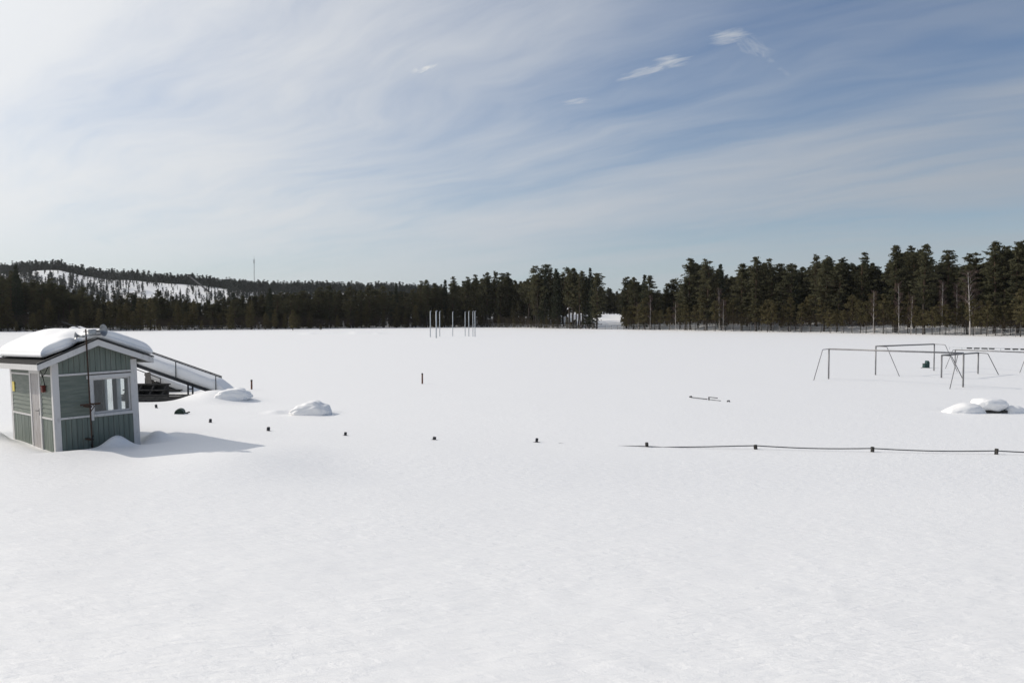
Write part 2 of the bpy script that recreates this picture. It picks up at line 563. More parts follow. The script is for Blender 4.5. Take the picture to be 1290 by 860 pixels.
def ground(x, y):
    x = np.asarray(x, dtype=float)
    y = np.asarray(y, dtype=float)
    yy = np.maximum(y, 0.1)
    px = 645 + F * np.clip(x / yy, -3, 3)
    # bank the camera stands on, running down to the field
    soft = lambda xs, ys, w_: sum(k_ * np.interp(x + o_ * w_, xs, ys) for o_, k_ in ((-1, .08), (-.67, .14), (-.33, .18), (0, .2), (.33, .18), (.67, .14), (1, .08)))
    E = soft([-40, -13, -10.2, -7.1, -3, 0, 14, 40], [30, 21.0, 19.0, 17.7, 16.6, 16.0, 16.0, 16.0], 1.5)
    he = soft([-40, -13, -7, -2, 4, 40], [0.50, 0.50, 0.48, 0.26, 0.10, 0.10], 3.0)
    he = he + 0.18 * np.exp(-((x + 6.0) / 1.7) ** 2 - ((y - 17.6) / 2.6) ** 2)
    t = np.clip(np.maximum(y, -6) / E, -0.5, 1)
    z = he + (2.1 - he) * np.maximum(1 - np.maximum(t, 0), 0) ** 1.6
    # beyond the crest: a scoop behind the berm on the left, a faint trough on the right
    d = y - E
    lf = 1 - sm(-6.5, -1.5, x)
    drop = lf * (0.05 * sm(0.0, 0.8, d)) + (he - 0.05 * lf) * sm(1.5, 11.5, d)
    z = np.where(d > 0, z - drop, z)
    tro = (1 - lf) * (-0.07 * np.exp(-((d - 0.2) / 1.6) ** 2) + 0.06 * np.exp(-((d - 3.2) / 1.4) ** 2))
    z = z + tro
    # snow heaped against the hut and the wind hollow round it
    u, v = hut_uv(x, y)
    ins = np.maximum(np.maximum(-u, u - HW), np.maximum(-v, v - HL))
    z = z - 0.16 * np.exp(-(np.maximum(ins, 0) / 0.45) ** 2) * (ins > -0.3)
    z = z + 0.33 * np.exp(-((u - 1.20) / 0.33) ** 2 - ((v + 0.42) / 0.26) ** 2)
    z = z + 0.22 * np.exp(-((u - 2.45) / 0.30) ** 2 - ((v - 0.25) / 0.5) ** 2)
    z = z + 0.22 * np.exp(-((u + 0.70) / 0.30) ** 2 - ((v - 2.75) / 0.5) ** 2)
    z = z + 0.03 * np.exp(-((u + 1.3) / 0.7) ** 2 - ((v - 2.3) / 1.0) ** 2)
    # snow thrown up round the ramp's foot and the two mounds
    for (cx, cy, sx, sy, hh) in ((-12.75, 34.6, 1.1, 1.0, 0.42), (-13.9, 35.1, 0.9, 0.7, 0.20), (-8.6, 30.0, 0.9, 0.5, -0.06), (-9.0, 30.2, 0.35, 0.5, 0.10), (-7.0, 30.2, 0.4, 0.4, 0.07)):
        z = z + hh * np.exp(-((x - cx) / sx) ** 2 - ((y - cy) / sy) ** 2)
    z = z - 0.22 * np.exp(-((x + 15.9) / 1.7) ** 2 - ((y - 35.6) / 1.0) ** 2)
    z = z - 0.12 * np.exp(-((x - 18.6) / 1.5) ** 2 - ((y - 31.2) / 0.8) ** 2)
    # low swells and wind ripples
    nearf = 1 - sm(12, 24, y)
    z = z + 0.035 * vnoise(x / 6.3 + 9.1, y / 6.3 + 4.4) * (0.35 + 0.65 * nearf)
    z = z + 0.022 * vnoise(x / 1.3 + y * 0.12 + 40, y / 1.0 + 11) * nearf * (1 - sm(8, 20, y) * 0.8)
    z = z + 0.012 * vnoise(x / 0.34 + y * 0.5, y / 0.26) * (1 - sm(7, 17, y))
    # old ditch edge along the far side, left of the cage
    yd = y - 174 - 3 * np.cos((px - 430) / 28)
    z = z + 0.55 * sm(0, 0.8, yd) * (1 - sm(2, 14, yd)) * sm(375, 400, px) * (1 - sm(465, 495, px))
    # woodland floor rising behind the field edge
    D = np.interp(px, ED_PX, ED_D)
    z = z + 5.0 * sm(0, 95, y - D - 2) + 0.5 * vnoise(x / 7, y / 7) * sm(2, 20, y - D) + 1.5 * sm(1, 14, y - D) * sm(785, 860, px)
    # the far hill
    ry = np.interp(px, RG_PX, RG_Y)
    ridge = EYE + (400 - ry) / F * 1000.0
    up = sm(740, 1000, y)
    z = z + (ridge - 5.0) * up * (1 - 0.3 * sm(1050, 1800, y)) + 2.5 * vnoise(x / 60, y / 60) * sm(600, 800, y)
    return z


def gz(x, y):
    return float(ground(np.array([x]), np.array([y]))[0])


def build_ground():
    th = np.concatenate([np.linspace(-180, -62, 24, endpoint=False), np.linspace(-62, -44, 30, endpoint=False),
                         np.linspace(-44, 44, 560, endpoint=False), np.linspace(44, 62, 20, endpoint=False), np.linspace(62, 180, 24)])
    th = np.radians(th)
    r = [0.5]
    while r[-1] < 2600:
        a = r[-1]
        k = 1.02 if a < 4 else 1.0085 if a < 14 else 1.0048 if a < 45 else 1.02 if a < 330 else 1.05
        r.append(a * k)
    r = np.array(r)
    RR, TT = np.meshgrid(r, th, indexing='ij')
    x, y = RR * np.sin(TT), RR * np.cos(TT)
    z = ground(x, y)
    v = np.stack([x, y, z], -1).reshape(-1, 3)
    nr, nt = RR.shape
    i, j = np.meshgrid(np.arange(nr - 1), np.arange(nt - 1), indexing='ij')
    a = (i * nt + j).ravel()
    f = np.stack([a, a + 1, a + nt + 1, a + nt], -1)
    # close the middle under the camera
    c = len(v)
    v = np.vstack([v, [[0, 0, float(ground(np.array([0.0]), np.array([0.0]))[0])]]])
    o = np_mesh('snow_field', v, f, M['snow'], True)
    tag(o, kind='structure')
    o['label'] = 'wide untouched snow covering the sports field and the bank in front'
    return o


build_ground()


def build_haze():
    m = bpy.data.materials.new('haze')
    m.use_nodes = True
    t = NT(m.node_tree)
    v = t.n('ShaderNodeVolumePrincipled')
    v.inputs['Color'].default_value = (0.93, 0.95, 1.0, 1)
    v.inputs['Density'].default_value = HAZE
    v.inputs['Anisotropy'].default_value = 0.3
    o_ = t.n('ShaderNodeOutputMaterial')
    t.t.links.new(v.outputs[0], o_.inputs['Volume'])
    me = bpy.data.meshes.new('haze')
    L, lo, hi = 2900.0, HAZE_LOW, 125.0
    me.from_pydata([(-L, -L, lo), (L, -L, lo), (L, L, lo), (-L, L, lo), (-L, -L, hi), (L, -L, hi), (L, L, hi), (-L, L, hi)], [],
                   [(0, 3, 2, 1), (4, 5, 6, 7), (0, 1, 5, 4), (1, 2, 6, 5), (2, 3, 7, 6), (3, 0, 4, 7)])
    me.materials.append(m)
    o_ = bpy.data.objects.new('haze', me)
    COL.objects.link(o_)
    tag(o_, 'thin pale spring air over the field and the woods', 'haze', kind='stuff')


HAZE, HAZE_LOW = 0.000045, -3.0
build_haze()


# ------------------------------------------------------------------ snow lumps
def on_ground(px, py):
    r = ray(px, py)
    t = 4.0
    while t < 900:
        z = EYE + r.z * t
        if z <= gz(r.x * t, r.y * t):
            break
        t *= 1.004
    lo, hi = t / 1.004, t
    for _ in range(14):
        m_ = (lo + hi) / 2
        if EYE + r.z * m_ <= gz(r.x * m_, r.y * m_):
            hi = m_
        else:
            lo = m_
    return Vector((r.x * hi, r.y * hi, EYE + r.z * hi))


def lump(name, loc, size, seed, label, cat='snow mound', rot=0.0, flat=0.0, amp=0.16, freq=1.6, undercut=0.0, group=None, box=0.62, crest=0.0):
    """an uneven settled heap of snow: closed body, sunk a little into the ground"""
    bm = bmesh.new()
    bmesh.ops.create_icosphere(bm, subdivisions=5, radius=1.0)
    r = np.random.default_rng(seed)
    off = r.random(6) * 50
    for v in bm.verts:
        p = v.co.copy()
        n = 0.45 * noise.noise(Vector((p.x * freq + off[0], p.y * freq + off[1], p.z * freq + off[2]))) \
            + 0.18 * noise.noise(Vector((p.x * freq * 2.4 + off[3], p.y * freq * 2.4 + off[4], p.z * freq * 2.4 + off[5])))
        q = p * (1 + amp * 2 * n)
        # squarer than a ball, flatter top
        q.x = math.copysign(abs(q.x) ** (0.5 + box / 2), q.x)
        q.y = math.copysign(abs(q.y) ** box, q.y)
        q.z = math.copysign(abs(q.z) ** (1.0 - flat * 0.4), q.z)
        if undercut and q.z < 0.25:
            k = 1 - undercut * min(1, (0.25 - q.z))
            q.x *= k
            q.y *= k
        q.z *= 1 - crest * abs(q.x - 0.25) ** 1.4
        v.co = (q.x * size[0], q.y * size[1], q.z * size[2])
    me = bpy.data.meshes.new(name)
    bm.to_mesh(me)
    bm.free()
    for pl in me.polygons:
        pl.use_smooth = True
    me.materials.append(M['snow_soft'])
    o = bpy.data.objects.new(name, me)
    COL.objects.link(o)
    o.location = loc
    o.rotation_euler = (0, 0, rot)
    tag(o, label, cat, group)
    return o


p = on_ground(291, 501)
lump('snow_mound', (p.x, p.y + 0.25, p.z + 0.06), (0.74, 0.5, 0.34), 5, 'rounded snow lump at the lower end of the ramp', flat=0.3, rot=0.1, box=0.6, amp=0.22, crest=0.35, freq=2.1)
p = on_ground(389, 523)
lump('snow_mound', (p.x, p.y + 0.35, p.z + 0.05), (0.76, 0.45, 0.46), 9, 'isolated snow mound with a shaded face on the open field right of the ramp', flat=0.2, rot=-0.1, amp=0.20, box=0.52, crest=0.42, freq=2.0)
p = on_ground(1222, 520.5)
lump('snow_mound', (p.x, p.y + 0.35, p.z - 0.02), (0.80, 0.5, 0.40), 12, 'low tapering snow heap left of the rounded block below the goals', flat=0.0, amp=0.12, box=0.9, crest=0.35)
p = on_ground(1254, 520.5)
lump('snow_block', (p.x, p.y + 0.40, p.z + 0.29), (0.60, 0.5, 0.25), 21, 'thick rounded snow block overhanging a dark gap below the goals', flat=0.7, undercut=0.12, amp=0.14, rot=0.06, box=0.6, freq=2.0)
mb = MB()
mb.box((-0.50, -0.25, -0.2), (0.50, 0.4, 0.10))
o = mb.build('bench_seat', M['old_wood'], bevel=0.01)
o.location = (p.x, p.y + 0.3, p.z)
tag(o, 'dark low plank almost buried under the rounded snow block', 'bench')
p = on_ground(1283, 520.5)
lump('snow_mound', (p.x, p.y + 0.3, p.z), (0.40, 0.36, 0.26), 33, 'small snow hump at the right edge beside the rounded block', amp=0.12)

# ------------------------------------------------------------------ the hut
RK_S = (3.048 - 2.512) / (0.95 + 0.38)            # rake slope
EAVE_L, EAVE_R, RIDGE = -0.38, 2.24, 0.95
OVF, OVB = 0.30, 0.28


def roof_z(u):
    return 3.05 - RK_S * abs(u - RIDGE)


hut = empty('hut', (HX, HY, 0), 'small leaning green timber hut with white trim and snow piled on its gable roof', 'hut')
Rot = Matrix.Rotation(HLEAN, 3, 'Y') @ Matrix.Rotation(HTH, 3, 'Z')
hut.rotation_euler = Rot.to_euler()
ZU, ZL = 2.21, 1.16
WALL_TOP = 2.50


def vboards(mb, a0, a1, z0, ztop, face, outward, step=0.118):
    """vertical boards on a wall; face(a, z, d) gives the local point d metres proud"""
    n = max(1, round((a1 - a0) / step))
    w = (a1 - a0) / n
    r = random.Random(int(a0 * 100 + z0 * 37))
    for i in range(n):
        s0, s1 = a0 + i * w + 0.006, a0 + (i + 1) * w - 0.006
        d = 0.016 + r.uniform(-0.003, 0.003)
        zt0, zt1 = (ztop(s0), ztop(s1)) if callable(ztop) else (ztop, ztop)
        p = [face(s0, z0, 0), face(s1, z0, 0), face(s1, zt1, 0), face(s0, zt0, 0)]
        q = [face(s0, z0, d), face(s1, z0, d), face(s1, zt1, d), face(s0, zt0, d)]
        mb.add(p + q, [(0, 1, 2, 3), (7, 6, 5, 4), (0, 4, 5, 1), (1, 5, 6, 2), (2, 6, 7, 3), (3, 7, 4, 0)])


def hboards(mb, a0, a1, z0, z1, face, step=0.112):
    n = max(1, round((z1 - z0) / step))
    h = (z1 - z0) / n
    for i in range(n):
        b, t = z0 + i * h, z0 + (i + 1) * h - 0.002
        p = [face(a0, b, 0), face(a1, b, 0), face(a1, t, 0), face(a0, t, 0)]
        q = [face(a0, b, 0.026), face(a1, b, 0.026), face(a1, t, 0.006), face(a0, t, 0.006)]
        mb.add(p + q, [(0, 1, 2, 3), (7, 6, 5, 4), (0, 4, 5, 1), (1, 5, 6, 2), (2, 6, 7, 3), (3, 7, 4, 0)])


front = lambda a, z, d: (a, -d, z)
back = lambda a, z, d: (a, HL + d, z)
left = lambda a, z, d: (-d, a, z)
right = lambda a, z, d: (HW + d, a, z)
T = 0.07
# window opening in the front, window in the right wall
WU0, WU1, WZ0, WZ1 = 0.86, 1.76, 1.20, 2.07
RV0, RV1, RZ0, RZ1 = 0.60, 2.24, 1.06, 1.98
gab = lambda u: roof_z(u) - 0.05

wall = MB()       # structural shell: front, back, left, right
wall.box((0, 0, -0.3), (HW, T, WZ0))
wall.box((0, 0, WZ0), (WU0, T, WZ1))
wall.box((WU1, 0, WZ0), (HW, T, WZ1))
wall.prism([(0, 0, WZ1), (HW, 0, WZ1), (HW, 0, gab(HW)), (RIDGE, 0, gab(RIDGE)), (0, 0, gab(0))], (0, T, 0))
wall.prism([(0, HL - T, -0.3), (HW, HL - T, -0.3), (HW, HL - T, gab(HW)), (RIDGE, HL - T, gab(RIDGE)), (0, HL - T, gab(0))], (0, T, 0))
wall.box((0, T, -0.3), (T, HL - T, WALL_TOP))
wall.box((HW - T, T, -0.3), (HW, HL - T, RZ0))
wall.box((HW - T, T, RZ1), (HW, HL - T, WALL_TOP))
wall.box((HW - T, T, RZ0), (HW, RV0, RZ1))
wall.box((HW - T, RV1, RZ0), (HW, HL - T, RZ1))
wall.box((T, T, -0.05), (HW - T, HL - T, 0.0))
wall.build('wall', M['plywood'], hut)

DV0, DV1, DZ = 0.93, 1.79, 2.34
for args in ((0.10, HW - 0.10, -0.3, ZL - 0.028, front), (0.10, HW - 0.10, ZU + 0.028, gab, front), (0.10, DV0, -0.3, ZL - 0.028, left), (DV1, HL - 0.10, -0.3, ZL - 0.028, left),
             (0.0, HL, -0.3, 1.0, right), (0.0, HW, -0.3, ZL, back), (0.0, HW, ZL, gab, back)):
    cl = MB()
    vboards(cl, *args, None)
    cl.build('vertical_cladding', M['green_v'], hut)
for args in ((0.10, 0.775, ZL + 0.028, ZU - 0.028, front), (0.10, DV0, ZL + 0.028, ZU - 0.028, left), (DV1, HL - 0.10, ZL + 0.028, ZU - 0.028, left), (0.10, DV0, ZU + 0.028, WALL_TOP, left),
             (DV1, HL - 0.10, ZU + 0.028, WALL_TOP, left), (DV0, DV1, DZ + 0.09, WALL_TOP, left), (0.0, RV0 - 0.1, 1.0, WALL_TOP, right), (RV1 + 0.1, HL, 1.0, WALL_TOP, right),
             (RV0 - 0.1, RV1 + 0.1, RZ1 + 0.1, WALL_TOP, right)):
    cl = MB()
    hboards(cl, *args)
    cl.build('lap_siding', M['green_h'], hut)

# white corner boards and thin horizontal battens
for nm, (ax, ay) in {'a': (0, 0), 'b': (HW, 0), 'c': (0, HL), 'd': (HW, HL)}.items():
    sx, sy = (-1 if ax == 0 else 1), (-1 if ay == 0 else 1)
    m = MB()
    o_ = 0.034
    x0, x1 = sorted((ax + sx * o_, ax - sx * 0.115))
    y0, y1 = sorted((ay + sy * o_, ay))
    m.box((x0, y0, -0.3), (x1, y1, min(gab(ax + 0.05 * -sx), WALL_TOP)))
    x0, x1 = sorted((ax + sx * (o_ - 0.004), ax))
    y0, y1 = sorted((ay + sy * 0.0, ay - sy * 0.10))
    m.box((x0, y0, -0.3), (x1, y1, min(gab(ax + 0.05 * -sx), WALL_TOP)))
    m.build('corner_board', M['white'], hut, bevel=0.004)
for z in (ZU, ZL):
    a1 = HW - 0.116 if z == ZU else WU0 - 0.09
    for lo_, hi_ in (((0.116, -0.036, z - 0.024), (a1, 0, z + 0.024)), ((-0.036, 0.101, z - 0.024), (0, DV0, z + 0.024)), ((-0.036, DV1, z - 0.024), (0, HL - 0.101, z + 0.024))):
        m = MB()
        m.box(lo_, hi_)
        m.build('batten', M['white'], hut, bevel=0.004)

# front window
fw = MB()
fw.box((WU0 - 0.085, -0.040, WZ0 - 0.16), (WU0, 0.0, WZ1))                # left casing runs below the sill
fw.box((WU1, -0.040, WZ0), (HW - 0.117, 0.0, WZ1))
fw.box((WU0 - 0.13, -0.052, WZ1), (HW - 0.117, 0.0, WZ1 + 0.085))          # head
fw.box((WU0, -0.058, WZ0 - 0.075), (HW - 0.117, 0.0, WZ0 - 0.002))         # sill board
wf = fw.build('window', M['white'], hut, bevel=0.004)
s = MB()
s.box((WU0, 0.012, WZ0), (WU0 + 0.04, 0.05, WZ1))
s.box((WU1 - 0.04, 0.012, WZ0), (WU1, 0.05, WZ1))
s.box((WU0 + 0.04, 0.012, WZ1 - 0.04), (WU1 - 0.04, 0.05, WZ1))
s.box((WU0 + 0.04, 0.012, WZ0), (WU1 - 0.04, 0.05, WZ0 + 0.05))
s.build('sash', M['white'], wf, bevel=0.003)
g = MB()
g.box((WU0 + 0.04, 0.027, WZ0 + 0.05), (WU1 - 0.04, 0.031, WZ1 - 0.04))
g.build('pane', M['glass'], wf)
# right wall window: frame and two panes, seen through the front one
fw = MB()
VM0, VM1 = 1.17, 1.50
fw.box((HW - 0.02, RV0 - 0.1, RZ0 - 0.1), (HW + 0.045, RV1 + 0.1, RZ0))
fw.box((HW - 0.02, RV0 - 0.1, RZ1), (HW + 0.045, RV1 + 0.1, RZ1 + 0.1))
fw.box((HW - 0.02, RV0 - 0.1, RZ0), (HW + 0.045, RV0 + 0.03, RZ1))
fw.box((HW - 0.02, RV1 - 0.06, RZ0), (HW + 0.045, RV1 + 0.1, RZ1))
fw.box((HW - 0.06, VM0, RZ0), (HW + 0.045, VM1, RZ1))
wf2 = fw.build('window', M['white'], hut, bevel=0.004)
for a, b in ((RV0 + 0.03, VM0), (VM1, RV1 - 0.06)):
    g = MB()
    g.box((HW + 0.004, a, RZ0), (HW + 0.008, b, RZ1))
    g.build('pane', M['glass'], wf2)

# door
d = MB()
d.box((-0.02, DV0 + 0.10, -0.2), (0.0, DV1 - 0.10, DZ - 0.10))
nb = 6
for i in range(nb):
    a = DV0 + 0.10 + (DV1 - DV0 - 0.20) * i / nb
    b = DV0 + 0.10 + (DV1 - DV0 - 0.20) * (i + 1) / nb
    d.box((-0.032, a + 0.005, -0.2), (-0.02, b - 0.005, DZ - 0.10))
door = d.build('door', M['door'], hut)
k = MB()
k.box((-0.044, DV0 + 0.14, 1.20), (-0.032, DV0 + 0.18, 1.38))
k.tube([(-0.044, DV0 + 0.16, 1.32), (-0.09, DV0 + 0.16, 1.32), (-0.09, DV0 + 0.27, 1.32)], 0.010, 6)
k.build('handle', M['dark_iron'], door)
df = MB()
df.box((-0.05, DV0, -0.2), (0.0, DV0 + 0.10, DZ))
df.box((-0.05, DV1 - 0.10, -0.2), (0.0, DV1, DZ))
df.box((-0.05, DV0 + 0.10, DZ - 0.10), (0.0, DV1 - 0.10, DZ))
df.box((-0.085, DV0 - 0.05, DZ), (0.0, DV1 + 0.05, DZ + 0.07))
df.build('door_frame', M['white'], door, bevel=0.004)

# roof: two pitched slabs, white verge and eave boards, dark metal edge
rf = MB()
for e in (EAVE_L, EAVE_R):
    zr, ze = roof_z(RIDGE), roof_z(e)
    poly = [(RIDGE, -OVF + 0.026, zr - 0.05), (e, -OVF + 0.026, ze - 0.05), (e, -OVF + 0.026, ze), (RIDGE, -OVF + 0.026, zr)]
    rf.prism(poly, (0, HL + OVF + OVB - 0.052, 0))
roof = rf.build('roof', M['felt'], hut)
vb = MB()
for yy, off in ((-OVF, 0.024), (HL + OVB - 0.024, 0.024)):
    for e in (EAVE_L, EAVE_R):
        zr, ze = roof_z(RIDGE), roof_z(e)
        vb.prism([(RIDGE, yy, zr - 0.165), (e, yy, ze - 0.15), (e, yy, ze - 0.012), (RIDGE, yy, zr - 0.012)], (0, off, 0))
vb.box((EAVE_L - 0.024, -OVF, roof_z(EAVE_L) - 0.15), (EAVE_L, HL + OVB, roof_z(EAVE_L) - 0.014))
vb.box((EAVE_R, -OVF, roof_z(EAVE_R) - 0.15), (EAVE_R + 0.024, HL + OVB, roof_z(EAVE_R) - 0.014))
vb.build('fascia', M['white'], roof, bevel=0.004)
for yy in (-OVF - 0.02, HL + OVB - 0.04):
    ed = MB()
    for e, sg in ((EAVE_L - 0.03, -1), (EAVE_R + 0.03, 1)):
        zr, ze = roof_z(RIDGE), roof_z(e)
        ed.prism([(RIDGE, yy, zr + 0.004), (e, yy, ze + 0.004), (e, yy, ze + 0.034), (RIDGE, yy, zr + 0.034)], (0, 0.06, 0))
    ed.build('drip_edge', M['drip'], roof)


# snow lying on the roof: one thick rounded quilt, broken back round the mast
def roof_snow():
    nu, nv = 90, 110
    U0, U1, V0, V1 = -0.24, 2.29, -0.20, HL + 0.24
    su = np.linspace(-1, 1, nu)
    sv = np.linspace(-1, 1, nv)
    S, Tt = np.meshgrid(su, sv, indexing='ij')
    # denser near the rim
    S2 = np.sign(S) * (1 - (1 - np.abs(S)) ** 1.6)
    T2 = np.sign(Tt) * (1 - (1 - np.abs(Tt)) ** 1.6)
    def layer(top):
        ex = 0.10
        rim = np.clip(1 - np.maximum(np.abs(S2) ** 11, 0), 0, 1) ** 0.5 * np.clip(1 - np.abs(T2) ** 36, 0, 1) ** 0.5
        u = (U0 + U1) / 2 + S2 * (U1 - U0) / 2
        vfront = V0 + 0.16 * np.exp(-((u - 0.62) / 0.16) ** 2) * 2.0 + 0.10 * vnoise(u * 2.3 + 3, u * 0 + 1.7)
        # the quilt lies further in near the left eave's front
        vfront = vfront + 0.20 * sm(0.25, -0.2, u)
        vback = V1 + 0.08 * vnoise(u * 2.1 + 30, u * 0 + 5.7)
        v = vfront + (T2 + 1) / 2 * (vback - vfront)
        th = 0.33 + 0.03 * vnoise(u * 1.6 + 8, v * 1.3 + 2) * 2 + 0.03 * (v / HL)
        th = th + 0.05 * np.exp(-((u - RIDGE) / 0.5) ** 2) * -1
        th = th - 0.13 * np.exp(-((u - 0.62) / 0.24) ** 2 - ((v - 0.1) / 0.35) ** 2)
        base = 3.05 - RK_S * np.sqrt((u - RIDGE) ** 2 + 0.015) + 0.040
        mid = base + th * 0.42
        if top:
            z = mid + th * 0.58 * rim
        else:
            z = mid - (th * 0.42) * np.clip(1 - np.maximum(np.abs(S2) ** 22, np.abs(T2) ** 40), 0, 1) ** 0.5
        ub = u
        return np.stack([ub, v, z], -1)
    a, b = layer(True).reshape(-1, 3), layer(False).reshape(-1, 3)
    # horizontal soft wind layers on the broken front edge
    i, j = np.meshgrid(np.arange(nu - 1), np.arange(nv - 1), indexing='ij')
    q = (i * nv + j).ravel()
    top = np.stack([q, q + nv, q + nv + 1, q + 1], -1)
    bot = top[:, ::-1] + nu * nv
    rimf = []
    n0 = nu * nv
    for jj in range(nv - 1):
        for ii, fl in ((0, 0), (nu - 1, 1)):
            p0, p1 = ii * nv + jj, ii * nv + jj + 1
            rimf.append((p0, p1, p1 + n0, p0 + n0) if fl == 0 else (p1, p0, p0 + n0, p1 + n0))
    for ii in range(nu - 1):
        for jj, fl in ((0, 1), (nv - 1, 0)):
            p0, p1 = ii * nv + jj, (ii + 1) * nv + jj
            rimf.append((p0, p1, p1 + n0, p0 + n0) if fl == 0 else (p1, p0, p0 + n0, p1 + n0))
    o = np_mesh('snow_on_roof', np.vstack([a, b]), np.vstack([top, bot, np.array(rimf)]), M['snow_soft'], True)
    # it lies on the roof: a thing of its own, in the hut's own tilt
    o.matrix_world = Matrix.Translation((HX, HY, 0)) @ Rot.to_4x4()
    tag(o, 'thick smooth blanket of snow lying on the green hut roof', 'roof snow')
    bm = bmesh.new()
    bm.from_mesh(o.data)
    bmesh.ops.recalc_face_normals(bm, faces=bm.faces)
    bm.to_mesh(o.data)
    bm.free()
    return o


roof_snow()

HM = Matrix.Translation((HX, HY, 0)) @ Rot.to_4x4()
# small fittings of the left wall
m = MB()
m.box((-0.10, 0.52, 1.80), (-0.03, 0.66, 1.96))
m.box((-0.115, 0.50, 1.945), (-0.03, 0.68, 1.965))
o = m.build('junction_box', M['redbox'], None, bevel=0.006)
o.matrix_world = HM
tag(o, 'small rusty red box on the left wall beside the hut door', 'electric box')
m = MB()
m.box((-0.040, HL - 0.36, 1.72), (-0.030, HL - 0.16, 1.98))
o = m.build('sticker', M['yellow'], None)
o.matrix_world = HM
tag(o, 'yellow notice plate near the far left corner of the hut', 'notice')
m = MB()
pts = []
for i in range(15):
    t = i / 14
    pts.append((-0.06 - 0.10 * math.sin(t * math.pi), 0.05 + 0.55 * t * (1 - 0.3 * t), 2.48 - 0.50 * t - 0.10 * math.sin(t * math.pi * 2)))
m.tube(pts, 0.009, 5)
pts = [(-0.05, 0.50, 1.96), (-0.05, 0.62, 2.2), (-0.06, 0.9, 2.44), (-0.09, 1.4, 2.45), (-0.06, 1.9, 2.40)]
m.tube(pts, 0.007, 5)
o = m.build('cable', M['rubber'], None)
o.matrix_world = HM
tag(o, 'thin black cable looping from the hut eave to the red box', 'cable')

# mast with horn loudspeakers standing against the front wall
mast = empty('loudspeaker_mast', HM @ Vector((0.665, -0.36, 0)), 'rusty thin mast with grey horn loudspeakers against the hut front', 'mast')
mast.rotation_euler = Rot.to_euler()
m = MB()
m.tube([(0.02, 0, -0.3), (0.01, 0, 1.4), (0.0, 0, 3.30)], 0.018, 10)
m.build('pole', M['rust'], mast, True)
m = MB()
m.box((-0.22, -0.03, 1.455), (0.24, -0.005 - 0.02, 1.50))
m.box((-0.04, -0.03, 1.40), (0.045, 0.36 - 0.02, 1.44))
m.tube([(0.01, -0.03, 1.30), (0.10, -0.02, 1.42), (0.01, 0.0, 1.52)], 0.012, 6)
m.build('bracket', M['rust'], mast)
m = MB()
m.box((-0.04, -0.03, 0.60), (0.045, 0.34, 0.63))
m.build('bracket', M['rust'], mast)
m = MB()
m.tube([(0.03, -0.02, 0.72), (0.0, -0.05, 0.62), (-0.02, -0.03, 0.5), (0.0, -0.04, 0.35)], 0.016, 6)
m.build('conduit', M['rubber'], mast)
m = MB()
m.tube([(-0.16, 0, 3.12), (0.34, 0, 3.16)], 0.018, 8)
m.tube([(-0.06, 0, 3.24), (0.30, 0.02, 3.24)], 0.012, 8)
m.build('crossbar', M['galv'], mast, True)


def horn(loc, rz, tilt, big, name='horn'):
    mt = Matrix.Translation(loc) @ Matrix.Rotation(rz, 4, 'Z') @ Matrix.Rotation(tilt, 4, 'X')
    h = MB()
    k = big
    prof = [(0.0, -0.20), (0.05, -0.20), (0.055, -0.12), (0.03, -0.09), (0.035, 0.0), (0.06, 0.06), (0.10, 0.11), (0.155, 0.14), (0.16, 0.15), (0.15, 0.145), (0.09, 0.10), (0.04, 0.03), (0.0, 0.02)]
    h.lathe([(a * k, b * k) for a, b in prof], 20, mt)
    return h.build(name, M['galv'], mast, True)


horn((0.30, 0.05, 3.25), R(38), R(88), 0.95)
horn((-0.12, 0.10, 3.14), R(-95), R(84), 0.6)
m = MB()
m.box((0.06, -0.05, 3.17), (0.22, 0.05, 3.29))
m.build('amplifier_box', M['galv'], mast, bevel=0.008)


# ------------------------------------------------------------------ ramp behind the hut
def ramp_dir():
    a = Vector((-18.6, 36.4, 0))
    return a


rz0 = 0.17
a = at_y(172, 459.7, 36.4)
b = at_y(263, 491.5, 36.4)
slope = (b.z - a.z) / (b.x - a.x)
X0, X1 = a.x - 3.4, b.x + 0.9
zr = lambda x: a.z + slope * (x - a.x)
ramp = empty('ramp', (b.x, 36.4, 0), 'long sloping ramp deep in snow with thin black handrails behind the hut', 'ramp')


def local(pts, o):
    return [Vector(q) - o.location for q in pts]


m = MB()
for y in (36.4, 37.55):
    m.prism(local([(X0, y, zr(X0) - 0.10), (X1, y, zr(X1) - 0.10), (X1, y, zr(X1) + 0.06), (X0, y, zr(X0) + 0.06)], ramp), (0, 0.06, 0))
m.build('stringer', M['dark_iron'], ramp)
m = MB()
n = 30
for i in range(n):
    x0 = X0 + (X1 - X0) * i / n
    x1 = X0 + (X1 - X0) * (i + 0.9) / n
    m.prism(local([(x0, 36.47, zr(x0)), (x1, 36.47, zr(x1)), (x1, 36.47, zr(x1) + 0.04), (x0, 36.47, zr(x0) + 0.04)], ramp), (0, 1.07, 0))
m.build('deck', M['old_wood'], ramp)
for y in (36.36, 37.62):
    m = MB()
    top = lambda x: zr(x) + (0.80 if y < 37 else 0.60)
    e0 = at_y(160, 437, y)
    xe = at_y(279.5, 477.5, y).x
    m.tube(local([(X0, y, top(X0)), (xe, y, top(xe))], ramp), 0.024, 6)
    px_posts = (221.5, 271.7, 172, 122) if y < 37 else (215.4, 265, 166, 116)
    for q in px_posts:
        x = at_y(q, 470, y).x
        m.tube(local([(x, y, zr(x) - 0.06), (x, y, top(x))], ramp), 0.022, 6)
    m.build('handrail', M['dark_iron'], ramp)
